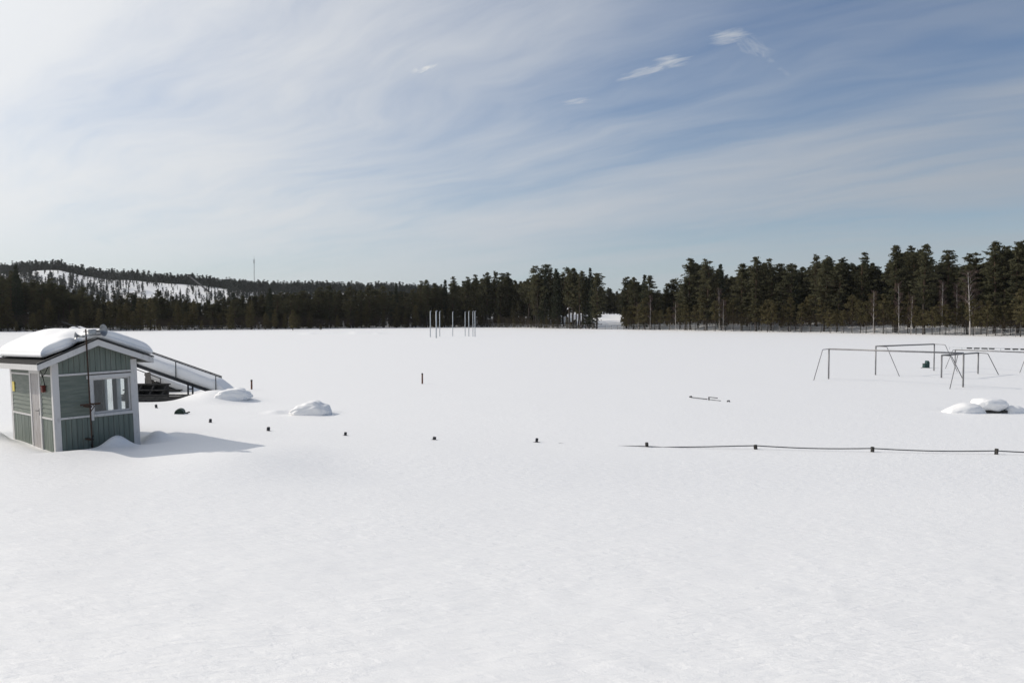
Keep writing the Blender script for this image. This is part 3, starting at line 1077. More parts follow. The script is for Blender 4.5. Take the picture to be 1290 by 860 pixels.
for q in (237.2,):
    m = MB()
    x = at_y(q, 490, 36.45).x
    for dx in (0.0, 0.21):
        m.box(tuple(Vector((x + dx - 0.03, 36.40, -0.3)) - ramp.location), tuple(Vector((x + dx + 0.03, 36.46, zr(x + dx) - 0.05)) - ramp.location))
    m.box(tuple(Vector((x, 36.41, zr(x) - 0.30)) - ramp.location), tuple(Vector((x + 0.21, 36.45, zr(x) - 0.25)) - ramp.location))
    m.build('support_leg', M['dark_iron'], ramp)


def snow_bar(name, xa, xb, y0, y1, zf, th, label, seed, parent_thing=None, endround=0.5):
    """blanket of snow lying on a sloping deck, with a rounded upper edge and soft ends"""
    nx, nc = 70, 36
    rows = []
    for i in range(nx):
        t = i / (nx - 1)
        x = xa + (xb - xa) * t
        k = min(1, t / 0.04) ** 0.5 * min(1, (1 - t) / (0.10 * endround * 2)) ** 0.5
        hgt = th(t) * k
        row = []
        for j in range(nc):
            s = j / (nc - 1)
            ang = math.pi * s
            c = -math.cos(ang)
            cc = math.copysign(abs(c) ** 0.25, c)
            ss = math.sin(ang) ** 0.32 if math.sin(ang) > 1e-9 else 0
            nz = 0.06 * float(vnoise(np.array([x * 1.1 + seed + c]), np.array([s * 2.2 + seed]))[0])
            row.append((x, (y0 + y1) / 2 + cc * (y1 - y0) / 2 * (1 + nz), zf(x) + 0.045 + max(0.01, hgt * (1 + nz * 1.6)) * ss))
        rows.append(row)
    v = np.array(rows).reshape(-1, 3)
    i, j = np.meshgrid(np.arange(nx - 1), np.arange(nc - 1), indexing='ij')
    q = (i * nc + j).ravel()
    f = np.stack([q, q + nc, q + nc + 1, q + 1], -1)
    bt = np.array([[ii * nc, ii * nc + nc - 1, (ii + 1) * nc + nc - 1, (ii + 1) * nc] for ii in range(nx - 1)])
    o = np_mesh(name, v, np.vstack([f, bt]), M['snow_soft'], True)
    tag(o, label, 'snow')
    return o


snow_bar('ramp_snow', X0, at_y(289, 486, 36.4).x, 36.42, 37.6, zr, lambda t: 0.62 - 0.10 * t - 0.14 * math.exp(-((t - 0.46) / 0.06) ** 2) * 0.3, 'long thick bar of snow lying on the sloping ramp', 4.0)

# second, lower flight in the shade beyond: dark timber steps under snow
a2, b2 = at_y(196, 481, 38.6), at_y(246, 501, 38.6)
sl2 = (b2.z - a2.z) / (b2.x - a2.x)
zs = lambda x: a2.z + sl2 * (x - a2.x)
X2, X3 = a2.x - 0.5, b2.x + 0.2
st = empty('wooden_stair', (b2.x, 38.6, 0), 'dark low timber flight in the shade beyond the ramp', 'stair')
m = MB()
m.prism(local([(X2, 38.55, -0.3), (X3, 38.55, -0.3), (X3, 38.55, zs(X3)), (X2, 38.55, zs(X2))], st), (0, 0.08, 0))
m.prism(local([(X2, 39.75, -0.3), (X3, 39.75, -0.3), (X3, 39.75, zs(X3)), (X2, 39.75, zs(X2))], st), (0, 0.08, 0))
m.build('side_panel', M['old_wood'], st)
n = 8
for i in range(n):
    m = MB()
    x0 = X2 + (X3 - X2) * i / n
    x1 = X2 + (X3 - X2) * (i + 0.94) / n
    z = zs((x0 + x1) / 2) - 0.05
    m.box(tuple(Vector((x0, 38.64, z - 0.05)) - st.location), tuple(Vector((x1, 39.74, z)) - st.location))
    m.build('step', M['old_wood'], st)
m = MB()
pr = [at_y(172, 464, 38.5), at_y(203, 477, 38.5)]
m.tube(local([pr[0] + Vector((-1.2, 0, 0.42)), pr[1]], st), 0.022, 6)
for t in (0.45, 0.97):
    q = pr[0].lerp(pr[1], t)
    m.tube(local([q, (q.x, q.y, -0.2)], st), 0.022, 6)
m.build('handrail', M['dark_iron'], st)
snow_bar('stair_snow', X2 + 0.1, X3 - 0.35, 38.62, 39.76, zs, lambda t: 0.34, 'narrow strip of snow on the dark timber flight', 9.0)
# low bench rows beyond and a leaning pale board
bl = empty('bleacher', (at_y(186, 500, 35.4).x, 35.4, -0.1), 'dark weathered bench rows half buried beneath the ramp', 'bleacher')
xa, xb = at_y(150, 495, 35.4).x, at_y(243, 495, 35.4).x
for z, dy in ((0.26, 0.0), (0.46, 0.32), (0.70, 0.62)):
    m = MB()
    m.box((xa - bl.location.x, dy, z - 0.05), (xb - bl.location.x - dy * 2.2, dy + 0.28, z))
    m.build('seat_plank', M['old_wood'], bl, bevel=0.006)
for x in np.linspace(xa + 0.1, xb - 1.5, 4):
    m = MB()
    m.prism([(x - bl.location.x, 0.02, -0.3), (x - bl.location.x, 0.85, -0.3), (x - bl.location.x, 0.85, 0.64), (x - bl.location.x, 0.64, 0.64), (x - bl.location.x, 0.02, 0.12)], (0.07, 0, 0))
    m.build('support', M['old_wood'], bl)
m = MB()
m.box((xa - bl.location.x, 0.86, -0.3), (xb - bl.location.x - 1.45, 0.90, 0.66))
m.build('back_panel', M['old_wood'], bl)
m = MB()
m.box((xa - bl.location.x, -0.05, -0.3), (xb - bl.location.x + 0.3, -0.012, 0.20))
m.build('front_panel', M['old_wood'], bl)
m = MB()
q = at_y(188, 485, 37.9)
mt = Matrix.Translation((q.x, q.y, q.z)) @ Matrix.Rotation(R(-12), 4, 'Y') @ Matrix.Rotation(R(-9), 4, 'X')
m.box((-0.13, -0.02, -0.30), (0.13, 0.02, 0.62), mt)
m.box((-0.15, -0.035, 0.50), (0.15, 0.035, 0.56), mt)
m.box((-0.15, -0.035, -0.20), (0.15, 0.035, -0.14), mt)
o = m.build('board', M['grey_wood'], None, bevel=0.005)
tag(o, 'pale grey weathered board leaning under the ramp beside the hut', 'board')

# ------------------------------------------------------------------ things standing in the snow
# barrel end half buried
p = on_ground(225.5, 521.5)
m = MB()
mt = Matrix.Translation((0, 0, 0.0)) @ Matrix.Rotation(R(104), 4, 'Z') @ Matrix.Rotation(R(90), 4, 'Y')
m.lathe([(0.0, 0.03), (0.165, 0.03), (0.17, 0.0), (0.195, 0.0), (0.205, 0.015), (0.205, 0.04), (0.195, 0.06), (0.195, 0.28), (0.208, 0.30), (0.195, 0.32), (0.195, 0.6), (0.0, 0.6)], 28, mt)
o = m.build('barrel', M['barrel'], None, True)
o.location = (p.x, p.y, gz(p.x, p.y) + 0.02)
o.scale = (0.8, 0.8, 0.8)
tag(o, 'dark green barrel end half sunk in the snow right of the hut', 'barrel')
p = on_ground(235.5, 520.6)
m = MB()
m.tube([(-0.09, 0, 0.01), (0.10, 0.02, 0.05)], 0.025, 6)
m.tube([(0.02, 0, 0.0), (0.07, -0.03, 0.07)], 0.014, 6)
o = m.build('broken_stick', M['old_wood'])
o.location = (p.x, p.y, gz(p.x, p.y))
tag(o, 'short broken stick poking out of the snow beside the green barrel', 'stick')

# orange marker stakes
for (qx, y0, y1, lab) in ((317, 478, 490.2, 'short weathered orange marker stake near the ramp foot'), (532, 469.8, 483.2, 'orange marker stake standing alone in the middle of the field')):
    p = on_ground(qx, y1)
    h = (y1 - y0) / F * p.y
    s_ = empty('marker_stake', (p.x, p.y, gz(p.x, p.y)), lab, 'stake', group='orange marker stakes')
    m = MB()
    m.tube([(0, 0, -0.4), (0.0, 0, h - 0.07)], 0.045, 10)
    m.build('post', M['orange'], s_, True)
    m = MB()
    m.tube([(0, 0, h - 0.07), (0, 0, h - 0.01), (0, 0, h)], [0.05, 0.05, 0.03], 10)
    m.build('cap', M['old_wood'], s_, True)

# low pipe fence along the running track
tops = [(197, 509.2), (265, 527.5), (338, 538), (435, 543.8), (547, 549.2), (676, 552.3), (815, 556), (952, 559), (1099, 562.4), (1255, 565.4), (1420, 569)]
fe = empty('low_pipe_fence', (0, 24, 0), 'low grey pipe rail on stub posts just clearing the snow across the field', 'fence')
P = []
for i, (qx, qy) in enumerate(tops):
    base = on_ground(qx, qy + (4.5 if i < 6 else 6.6))
    z0 = gz(base.x, base.y)
    tz = EYE + (ray(qx, qy).z / ray(qx, qy).y) * base.y
    tz = max(tz, z0 + 0.10)
    P.append((base.x, base.y, z0, tz))
    m = MB()
    hw = 0.038
    lean = Matrix.Translation((base.x, base.y - 24, z0)) @ Matrix.Rotation(rnd.gauss(0, 0.10), 4, 'Y') @ Matrix.Rotation(rnd.uniform(0, 1.5), 4, 'Z')
    m.box((-hw, -hw, -0.6), (hw, hw, (tz - z0) * rnd.uniform(0.85, 1.15)), lean)
    m.build('post', M['dark_iron' if i < 6 else 'old_wood'], fe, bevel=0.012)
pts = []
for i in range(len(P) - 1):
    for k in range(14):
        t = k / 14
        x = P[i][0] + (P[i + 1][0] - P[i][0]) * t
        y = P[i][1] + (P[i + 1][1] - P[i][1]) * t
        g_ = gz(x, y)
        # the rail sags under the snow between the far posts and runs free on the right
        free = float(sm(780, 940, 645 + F * x / y))
        hz = (P[i][3] - P[i][2]) + ((P[i + 1][3] - P[i + 1][2]) - (P[i][3] - P[i][2])) * t
        lift = (hz - 0.045 - 0.035 * math.sin(math.pi * t)) * free + (-0.035 if 0.07 < t < 0.93 else 0.012) * (1 - free)
        if 700 < 645 + F * x / y < 830:
            lift = -0.012 + 0.022 * math.cos(2 * math.pi * t)
        pts.append((x, y - 24, g_ + lift))
m = MB()
m.tube(pts, 0.015, 6)
m.build('rail', M['goal_dark'], fe, True)

# hurdle lying half buried
p0, p1 = on_z(870, 500.2), on_z(917.5, 506.2)
hd = empty('track_hurdle', ((p0.x + p1.x) / 2, (p0.y + p1.y) / 2, 0), 'thin broken hurdle lying half buried in the open snow', 'hurdle')


def hpt(qx, qy, z=0.03):
    q = on_z(qx, qy, z)
    return Vector((q.x - hd.location.x, q.y - hd.location.y, z))


m = MB()
m.tube([hpt(870, 500.2), hpt(891, 502.6)], 0.018, 6)
m.tube([hpt(893, 502.9), hpt(908, 504.6, 0.02)], 0.012, 6)
m.build('crossbar', M['dark_iron'], hd, True)
m = MB()
b_ = hpt(893, 503.8, 0.0)
m.tube([b_ + Vector((0, 0, -0.2)), b_ + Vector((0, 0, 0.14))], 0.028, 8)
m.build('upright', M['dark_iron'], hd, True)
m = MB()
m.tube([b_ + Vector((0, 0, 0.13)), b_ + Vector((0.36, -0.12, 0.10))], 0.018, 6)
m.build('top_bar', M['dark_iron'], hd, True)
for q in ((870, 500.4), (917.5, 506)):
    m = MB()
    c_ = hpt(*q, z=0.0)
    m.tube([c_ + Vector((-0.05, 0, -0.05)), c_ + Vector((-0.03, 0, 0.04)), c_ + Vector((0.03, 0, 0.055)), c_ + Vector((0.07, 0, -0.04))], 0.03, 8)
    m.build('foot', M['dark_iron'], hd, True)

# dark teal bin with a stepped lid beyond the goals
p = on_ground(1166.5, 463.2)
bn = empty('grit_bin', (p.x, p.y, gz(p.x, p.y)), 'dark teal stepped bin with a peaked back standing in snow beyond the goals', 'bin')
m = MB()
m.prism([(-0.19, -0.16, -0.2), (0.19, -0.16, -0.2), (0.19, -0.16, 0.40), (0.12, -0.16, 0.52), (0.02, -0.16, 0.52), (-0.02, -0.16, 0.30), (-0.17, -0.16, 0.27)], (0, 0.34, 0))
m.build('body', M['teal'], bn, bevel=0.02)
m = MB()
m.box((-0.20, -0.18, 0.285), (-0.03, 0.2, 0.31))
m.build('lid', M['panel'], bn, bevel=0.01)
m = MB()
m.tube([(-0.42, -0.1, 0.01), (-0.15, -0.05, 0.04)], 0.02, 6)
m.build('handle', M['dark_iron'], bn)


# football goals
def goal(label, name, P1, P2, h, backdir, b_top, b_base, rad, mats):
    """P1, P2: post feet; backdir: unit vector to the rear; stays bend down behind each post"""
    g_ = empty(name, ((P1[0] + P2[0]) / 2, (P1[1] + P2[1]) / 2, 0), label, 'goal', group='goal frames on the snowy pitch')
    o_ = g_.location
    bd = Vector((backdir[0], backdir[1], 0)).normalized()
    tops_ = []
    for q in (P1, P2):
        base = Vector((q[0], q[1], 0))
        m_ = MB()
        m_.tube([base + Vector((0, 0, -0.5)) - o_, base + Vector((0, 0, h)) - o_], rad, 10)
        m_.build('post', mats[0], g_, True)
        top_ = base + Vector((0, 0, h))
        tops_.append(top_)
        m_ = MB()
        a_ = top_ + bd * b_top + Vector((0, 0, -0.015))
        e_ = base + bd * b_base
        k1 = a_ - bd * 0.07
        k2 = a_.lerp(e_, 0.05)
        e2 = e_ + (e_ - a_) * 0.2
        m_.tube([q_ - o_ for q_ in (top_, k1, a_.lerp(k2, 0.35), k2, e2)], rad * 0.5, 8)
        m_.build('stay', mats[1], g_, True)
    m_ = MB()
    m_.tube([tops_[0] - o_, tops_[1] - o_], rad, 10)
    m_.build('crossbar', mats[2], g_, True)
    return g_


def foot(qx, qy):
    q = on_z(qx, qy)
    return (q.x, q.y)


A1, A2 = foot(1043.8, 477.2), foot(1213.2, 487.5)
goal('full size grey goal frame nearest the left, its long crossbar sloping down to the right', 'football_goal', A1, A2, 1.76, (-0.764, -0.645), 0.72, 1.68, 0.045, (M['goal_grey'], M['goal_grey'], M['goal_grey']))
B1, B2 = foot(1102.9, 472.1), foot(1176.5, 466.8)
goal('grey goal frame with the highest dark crossbar behind the full size one', 'football_goal', B1, B2, 1.80, (0.573, -0.82), 0.72, 1.55, 0.043, (M['goal_grey'], M['goal_grey'], M['goal_dark']))
C1, C2 = foot(1185.9, 475.6), foot(1232, 470.7)
goal('small youth goal frame with thick dark crossbar right of the teal bin', 'football_goal', C1, C2, 1.34, (0.63, -0.78), 0.55, 1.2, 0.047, (M['goal_grey'], M['goal_dark'], M['goal_dark']))
D1 = foot(1203, 463.5)
D2 = (D1[0] + 2.5, D1[1] - 4.33)
goal('small pale goal frame farthest back, running out of the picture on the right', 'football_goal', D1, D2, 1.30, (-0.866, -0.5), 0.3, 1.15, 0.040, (M['goal_grey'], M['goal_grey'], M['goal_grey']))

# throwing cage poles
for i, (qx, yb, yt, rr) in enumerate(((542.2, 424.4, 392, 0.09), (549.6, 425.6, 392, 0.12), (554, 423.6, 392.6, 0.085), (570.4, 423.4, 393, 0.075), (586, 423.2, 393, 0.075), (590.6, 423.4, 392.4, 0.085), (595.8, 423.5, 392.2, 0.075), (598.4, 423.8, 392.2, 0.085))):
    p = on_z(qx, yb)
    where = ('leftmost pale pole of the throwing cage', 'thickest pale pole of the throwing cage, second from its left', 'third pale pole of the throwing cage, close beside the thickest',
             'pale pole standing alone in the gap of the throwing cage', 'first pole of the four at the right side of the throwing cage', 'second pole of the four at the right side of the throwing cage',
             'third pole of the four at the right side of the throwing cage', 'rightmost pale pole of the throwing cage')[i]
    h = (yb - yt) / F * p.y
    cp = empty('cage_pole', (p.x, p.y, 0), where, 'pole', group='poles of the throwing cage')
    m = MB()
    m.tube([(0, 0, -0.5), (0, 0, h)], [rr, rr * 0.9], 10)
    m.build('shaft', M['pole'], cp, True)
    m = MB()
    m.tube([(0, 0, h), (0, 0, h + 0.05), (0.22, 0.1, h + 0.07)], rr * 0.7, 8)
    m.build('arm', M['galv'], cp, True)

# long low rail with dark panels at the far right
q0, q1 = on_z(1196, 440.0), on_z(1330, 443.2)
lr = empty('barrier_rail', (q0.x, q0.y, 0), 'long low pale rail hung with short dark panels at the far right of the field', 'barrier')
dv = Vector((q1.x - q0.x, q1.y - q0.y, 0))
m = MB()
m.tube([Vector((0, 0, 0.25)), dv + Vector((0, 0, 0.25))], 0.035, 6)
for k in range(9):
    t = k / 8
    m.tube([dv * t + Vector((0, 0, -0.3)), dv * t + Vector((0, 0, 0.25))], 0.03, 6)
m.build('rail', M['pole'], lr, True)
for qx in (1223, 1232.7, 1242.4, 1252, 1271.8, 1281.6, 1291.5, 1301):
    t = (qx - 1196) / (1330 - 1196)
    c_ = dv * t
    m = MB()
    mt = Matrix.Translation(c_) @ Matrix.Rotation(math.atan2(dv.y, dv.x), 4, 'Z')
    m.box((-0.27, -0.09, 0.12), (0.27, -0.04, 0.27), mt)
    m.build('dark_panel', M['panel'], lr, bevel=0.01)


# ------------------------------------------------------------------ trees
def quads(cent, rad, per, size, g, droop=0.0, aspect=0.42):
    """needle bunches: 'per' small rhombs spread through each flattened clump"""
    n = len(cent) * per
    c = np.repeat(cent, per, 0)
    r_ = np.repeat(rad, per, 0)
    d = g.normal(size=(n, 3))
    d /= np.linalg.norm(d, axis=1, keepdims=True)
    c = c + d * r_ * (g.random((n, 1)) ** 0.5)
    a = g.normal(size=(n, 3)) * np.array([1, 1, 0.55])
    a[:, 2] += 0.25 - droop
    a /= np.linalg.norm(a, axis=1, keepdims=True)
    b = np.cross(a, g.normal(size=(n, 3)))
    b /= np.linalg.norm(b, axis=1, keepdims=True) + 1e-9
    L = size * (0.6 + 0.8 * g.random((n, 1)))
    v = np.stack([c - a * L * 0.5, c + b * L * aspect * 0.5, c + a * L * 0.5, c - b * L * aspect * 0.5], 1).reshape(-1, 3)
    f = np.arange(n * 4).reshape(n, 4)
    return v, f


def trunk_mesh(name, h, r0, g, mat, limbs=(), bend=0.02, top=0.97):
    m = MB()
    n = 7
    ph = g.random() * 6.28
    pts, rs = [], []
    for i in range(n):
        t = i / (n - 1)
        o_ = bend * h * math.sin(t * 2.6 + ph) - bend * h * math.sin(ph)
        pts.append((o_ * math.cos(ph), o_ * math.sin(ph), -0.4 + (h * top + 0.4) * t))
        rs.append(r0 * (1 - t) ** 0.8 + 0.02)
    m.tube(pts, rs, 7, False)
    for (p0, p1, r_) in limbs:
        m.tube([p0, p1], [r_, r_ * 0.4], 3, False)
    me = bpy.data.meshes.new(name)
    me.from_pydata(m.v, [], m.f)
    me.update()
    me.materials.append(mat)
    for pl in me.polygons:
        pl.use_smooth = True
    return me


def conifer(kind, h, W, cb, seed, per=11, step=0.55):
    """returns clump centres, clump radii and limbs"""
    g = np.random.default_rng(seed)
    C_, R_, limbs = [], [], []
    z = cb * h
    a0 = g.random() * 6.28
    ecc = 0.45 * g.random()
    wob = g.random() * 40
    while z < h * 0.985:
        t = (z - cb * h) / (h * (1 - cb))
        if kind == 'pine':
            pr = W * min(1, 0.5 + 1.6 * t) * max(0.03, 1 - t ** 2.4) ** 0.85
            nb = 5
            rise = 0.05 + 0.22 * t * (1 - t) * 2
        elif kind == 'young':
            pr = W * (1 - t) ** 0.65 * (0.75 + 0.25 * min(1, t / 0.15))
            nb = 5
            rise = 0.25
        else:
            pr = W * (1 - t) ** 0.85
            nb = 6
            rise = -0.28 + 0.5 * t
        pr *= 0.72 + 0.5 * g.random()
        if kind == 'pine':
            pr *= 1 + 0.7 * float(vnoise(np.array([wob + z * 0.45]), np.array([wob]))[0])
        ph = g.random() * 6.28
        for k in range(nb):
            if g.random() < (0.28 if kind == 'pine' else 0.08):
                continue
            an = ph + k * 6.283 / nb + g.normal() * 0.25
            L = pr * (0.65 + 0.5 * g.random()) * (1 + ecc * math.cos(an - a0)) + 0.12
            dx, dy = math.cos(an), math.sin(an)
            fr = (0.38, 0.7, 1.0) if L > 0.9 else (0.5, 1.0)
            for q in fr:
                zz = z + rise * L * q + g.normal() * 0.12
                C_.append((dx * L * q, dy * L * q, zz))
                s_ = (0.34 + 0.20 * g.random()) * (1.0 if kind == 'pine' else 0.85) * (0.7 + 0.12 * W) * (1.15 - 0.25 * q)
                R_.append((s_, s_, s_ * (0.62 if kind == 'pine' else 0.42)))
            if kind == 'pine' and k == 0 and t > 0.62:
                s_ = 0.30 + 0.35 * (1 - t) + 0.10 * g.random()
                C_.append((g.normal() * 0.1, g.normal() * 0.1, z + 0.25))
                R_.append((s_, s_, s_ * 0.9))
            if kind == 'pine' and L > 1.0:
                limbs.append(((0, 0, z), (dx * L * 0.8, dy * L * 0.8, z + rise * L * 0.8), 0.045))
        z += step * (0.7 + 0.6 * g.random())
    for k in range(3 if kind != 'pine' else 0):       # leader
        C_.append((0, 0, h * (0.95 + 0.02 * k)))
        R_.append((0.16, 0.16, 0.25))
    if kind == 'pine':       # dead stubs on the bare lower stem
        for k in range(7):
            zz = h * (0.12 + (cb - 0.12) * g.random()) if cb > 0.15 else h * cb
            an = g.random() * 6.28
            L = 0.5 + 0.9 * g.random()
            limbs.append(((0, 0, zz), (math.cos(an) * L, math.sin(an) * L, zz - 0.1), 0.03))
    return np.array(C_), np.array(R_), limbs, g


VAR = {'pine': [], 'spruce': [], 'young': [], 'birch': []}
LOW = {'pine': [], 'spruce': [], 'young': []}
for i, (h, W, cb) in enumerate(((18, 2.6, 0.30), (18, 2.2, 0.36), (18, 2.9, 0.24), (18, 2.0, 0.42), (18, 2.5, 0.22), (18, 2.3, 0.28), (18, 3.0, 0.40), (18, 1.9, 0.26), (18, 2.4, 0.18), (18, 2.7, 0.36), (18, 3.2, 0.46), (18, 2.1, 0.20), (18, 2.8, 0.52), (18, 2.4, 0.32))):
    c_, r_, lb, g_ = conifer('pine', h, W, cb, 100 + i)
    v, f = quads(c_, r_, 13, 0.48, g_)
    VAR['pine'].append((h, trunk_mesh('pine_trunk', h, 0.21, g_, M['pine_bark'], lb), np_mesh('pine_crown', v, f, M['pine_leaf'], link=False)))
    if i < 6:
        v, f = quads(c_[::2], r_[::2] * 1.3, 6, 0.85, g_, aspect=0.5)
        LOW['pine'].append((h, v, f))
for i, (h, W, cb) in enumerate(((17, 2.0, 0.10), (17, 1.7, 0.06), (17, 2.3, 0.14), (17, 1.5, 0.08))):
    c_, r_, lb, g_ = conifer('spruce', h, W, cb, 200 + i, step=0.5)
    v, f = quads(c_, r_, 9, 0.42, g_, droop=0.5)
    VAR['spruce'].append((h, trunk_mesh('spruce_trunk', h, 0.19, g_, M['spruce_bark'], (), 0.006), np_mesh('spruce_crown', v, f, M['spruce_leaf'], link=False)))
    v, f = quads(c_[::3], r_[::3] * 1.3, 5, 0.8, g_, droop=0.5, aspect=0.5)
    LOW['spruce'].append((h, v, f))
for i, (h, W, cb) in enumerate(((6, 1.35, 0.07), (6, 1.1, 0.12), (6, 1.5, 0.05), (6, 1.2, 0.16), (6, 1.0, 0.08))):
    c_, r_, lb, g_ = conifer('young', h, W, cb, 300 + i, step=0.38)
    v, f = quads(c_, r_ * 0.9, 9, 0.38, g_)
    VAR['young'].append((h, trunk_mesh('young_pine_trunk', h, 0.08, g_, M['pine_bark'], (), 0.008), np_mesh('young_pine_crown', v, f, M['young_leaf'], link=False)))


VAR['raised'] = []
for i, (h, W, cb) in enumerate(((8, 1.7, 0.28), (8, 1.5, 0.34), (8, 2.0, 0.26), (8, 1.4, 0.36))):
    c_, r_, lb, g_ = conifer('pine', h, W, cb, 350 + i, step=0.42)
    v, f = quads(c_, r_ * 0.9, 9, 0.40, g_)
    VAR['raised'].append((h, trunk_mesh('young_pine_trunk', h, 0.09, g_, M['pine_bark'], (), 0.008), np_mesh('young_pine_crown', v, f, M['young_leaf'], link=False)))


def birch(seed, h, spread):
    g = np.random.default_rng(seed)
    limbs, tw = [], MB()
    for k in range(26):
        z = h * (0.30 + 0.66 * (k / 26))
        an = g.random() * 6.28
        L = spread * (1.05 - 0.75 * (k / 26)) * (0.6 + 0.6 * g.random())
        e = Vector((math.cos(an) * L * 0.55, math.sin(an) * L * 0.55, z + L * 1.0))
        limbs.append(((0, 0, z), tuple(e), 0.03 * (1.1 - k / 30)))
        for q in range(13):
            s_ = Vector((0, 0, z)).lerp(e, 0.35 + 0.65 * g.random())
            a2_ = an + g.normal() * 1.1
            l2 = 0.5 + 0.8 * g.random()
            mid = s_ + Vector((math.cos(a2_) * l2 * 0.5, math.sin(a2_) * l2 * 0.5, l2 * 0.35))
            en = mid + Vector((math.cos(a2_) * l2 * 0.35, math.sin(a2_) * l2 * 0.35, -0.1 + 0.3 * g.random()))
            tw.tube([s_, mid, en], [0.020, 0.014, 0.008], 3, False)
    me = bpy.data.meshes.new('birch_crown')
    me.from_pydata(tw.v, [], tw.f)
    me.update()
    me.materials.append(M['twig'])
    return h, trunk_mesh('birch_trunk', h, 0.075, g, M['birch_bark'], limbs, 0.012), me


for i, (h, sp) in enumerate(((13, 1.9), (11, 1.4), (12, 1.6))):
    VAR['birch'].append(birch(400 + i, h, sp))

NAMES = {'pine': 'pine_tree', 'spruce': 'spruce_tree', 'young': 'young_pine', 'birch': 'birch_tree'}
CATS = {'pine': 'pine tree', 'spruce': 'spruce tree', 'young': 'young pine', 'birch': 'birch tree'}
COUNT = {}


def plant(kind, px_, Y, top_y=None, height=None, label=None, group=None, var=None, wide=1.0):
    """one tree whose foot stands at depth Y on the sight line px_; its height from top_y or given"""
    x = (px_ - 645) / F * Y
    z = gz(x, Y)
    if height is None:
        height = EYE + (400 - top_y) / F * Y - z
    vs = VAR['raised' if kind == 'young' and px_ > 793 else kind]
    vi = rnd.randrange(len(vs)) if var is None else var
    h, tm, cm = vs[vi]
    s_ = height / h
    sw = (0.55 + 0.45 * s_) * rnd.uniform(0.95, 1.25) * wide * (1.12 if kind == 'pine' else 1) if kind != 'young' else s_ ** 0.8 * rnd.uniform(0.9, 1.15) * wide
    t = empty(NAMES[kind], (x, Y, z), label, CATS[kind], group=group)
    t.rotation_euler = (rnd.gauss(0, 0.012), rnd.gauss(0, 0.012), rnd.uniform(0, 6.28))
    t.scale = (sw, sw, s_)
    for nm, me in (('trunk', tm), ('crown', cm)):
        o_ = bpy.data.objects.new(nm, me)
        COL.objects.link(o_)
        o_.parent = t
    COUNT[kind] = COUNT.get(kind, 0) + 1
    return t


SECT = ((-1e9, 130, 'at the left end of the treeline behind the hut'), (130, 420, 'in the low treeline under the snowy hill'), (420, 620, 'in the rising treeline behind the throwing cage'),
        (620, 713, 'in the tall dark clump left of the snowy gap'), (713, 783, 'at the snowy gap in the treeline'), (783, 862, 'in the lower stretch just right of the snowy gap'),
        (862, 1015, 'in the tall treeline right of centre'), (1015, 1e9, 'in the tallest treeline behind the goals'))
LOOK = {'pine': 'dark clumpy topped pine', 'spruce': 'narrow dark pointed spruce', 'young': 'low olive bushy young pine', 'birch': 'thin pale stemmed leafless birch'}
PLUR = {'pine': 'pines', 'spruce': 'spruces', 'young': 'young pines', 'birch': 'leafless birches'}


def lab(kind, px_):
    for a_, b_, s_ in SECT:
        if a_ <= px_ < b_:
            return LOOK[kind] + ' ' + s_, PLUR[kind] + ' ' + s_


edge = lambda q: float(np.interp(q, ED_PX, ED_D))
SKY_PX = [(-60, 338), (0, 340), (20, 334), (38, 348), (64, 350), (84, 354), (107, 362), (133, 373), (166, 369), (199, 366), (217, 371), (256, 373), (294, 369), (340, 364), (404, 361),
          (416, 360), (442, 361), (466, 360), (483, 359), (499, 357), (509, 362), (531, 354), (537, 352), (549, 357), (561, 353), (573, 348), (587, 349), (600, 346), (614, 343), (624, 341), (632, 344),
          (641, 343), (653, 347), (676, 335), (688, 333), (702, 340), (714, 337), (723, 338), (733, 341), (742, 338), (751, 344), (760, 358), (767, 363.5), (775, 362), (788, 348.5), (799, 348.5), (811, 346.5),
          (819, 347.5), (826, 360), (840, 356.5), (850, 351.5), (858, 345), (869.7, 325), (889, 327), (908, 333), (920, 338), (934, 332), (945, 329), (953, 324), (970.5, 326), (981.6, 332), (993, 331), (1000, 332),
          (1012, 330), (1028, 319.5), (1042, 321), (1060, 324), (1075, 328), (1087.5, 318), (1098, 323), (1110, 331), (1128, 309), (1146, 309), (1164, 308), (1179, 330), (1192, 315), (1205, 330), (1215, 324), (1225.6, 318.5),
          (1240, 323), (1253, 305), (1264, 310), (1283, 303), (1300, 306), (1360, 300)]
skx, sky_ = np.array([a_ for a_, _ in SKY_PX]), np.array([b_ for _, b_ in SKY_PX])
skyl = lambda q: float(np.interp(q, skx, sky_))

special = {742: ('spruce', 'tall dark broad spruce with a sharp tip right beside the snowy gap'), 811: ('spruce', 'thin spire-like spruce standing out just right of the snowy gap'),
           688: ('pine', 'tallest broad crowned pine left of the snowy gap'), 1192: ('pine', 'lone layered pine with open sky on both sides behind the goals'),
           1283: ('pine', 'tallest pine at the right edge of the picture'), 702: ('spruce', 'slim dark spruce between two broad pines left of the gap')}
for (q, ty) in SKY_PX:
    if q < -60 or q in (760, 858, 920, 945, 1012, 1075, 1098, 1110, 1179, 1205, 1215, 1240, 826, 38, 84, 133, 217, 256, 509, 653, 775):
        continue
    kind, l_, g_ = 'pine', None, None
    if q in special:
        kind, l_ = special[q]
        g_ = None
    elif rnd.random() < 0.12:
        kind = 'spruce'
    if l_ is None:
        l_, g_ = lab(kind, q)
    Y = edge(q) + rnd.uniform(2, 14)
    if q == 767:
        Y = 370
    plant(kind, q + rnd.uniform(-1, 1), Y, top_y=ty - 0.6, label=l_, group=g_, wide=1.05 if kind == 'pine' else 1.0, var=6 if q in (688, 1192) else None)
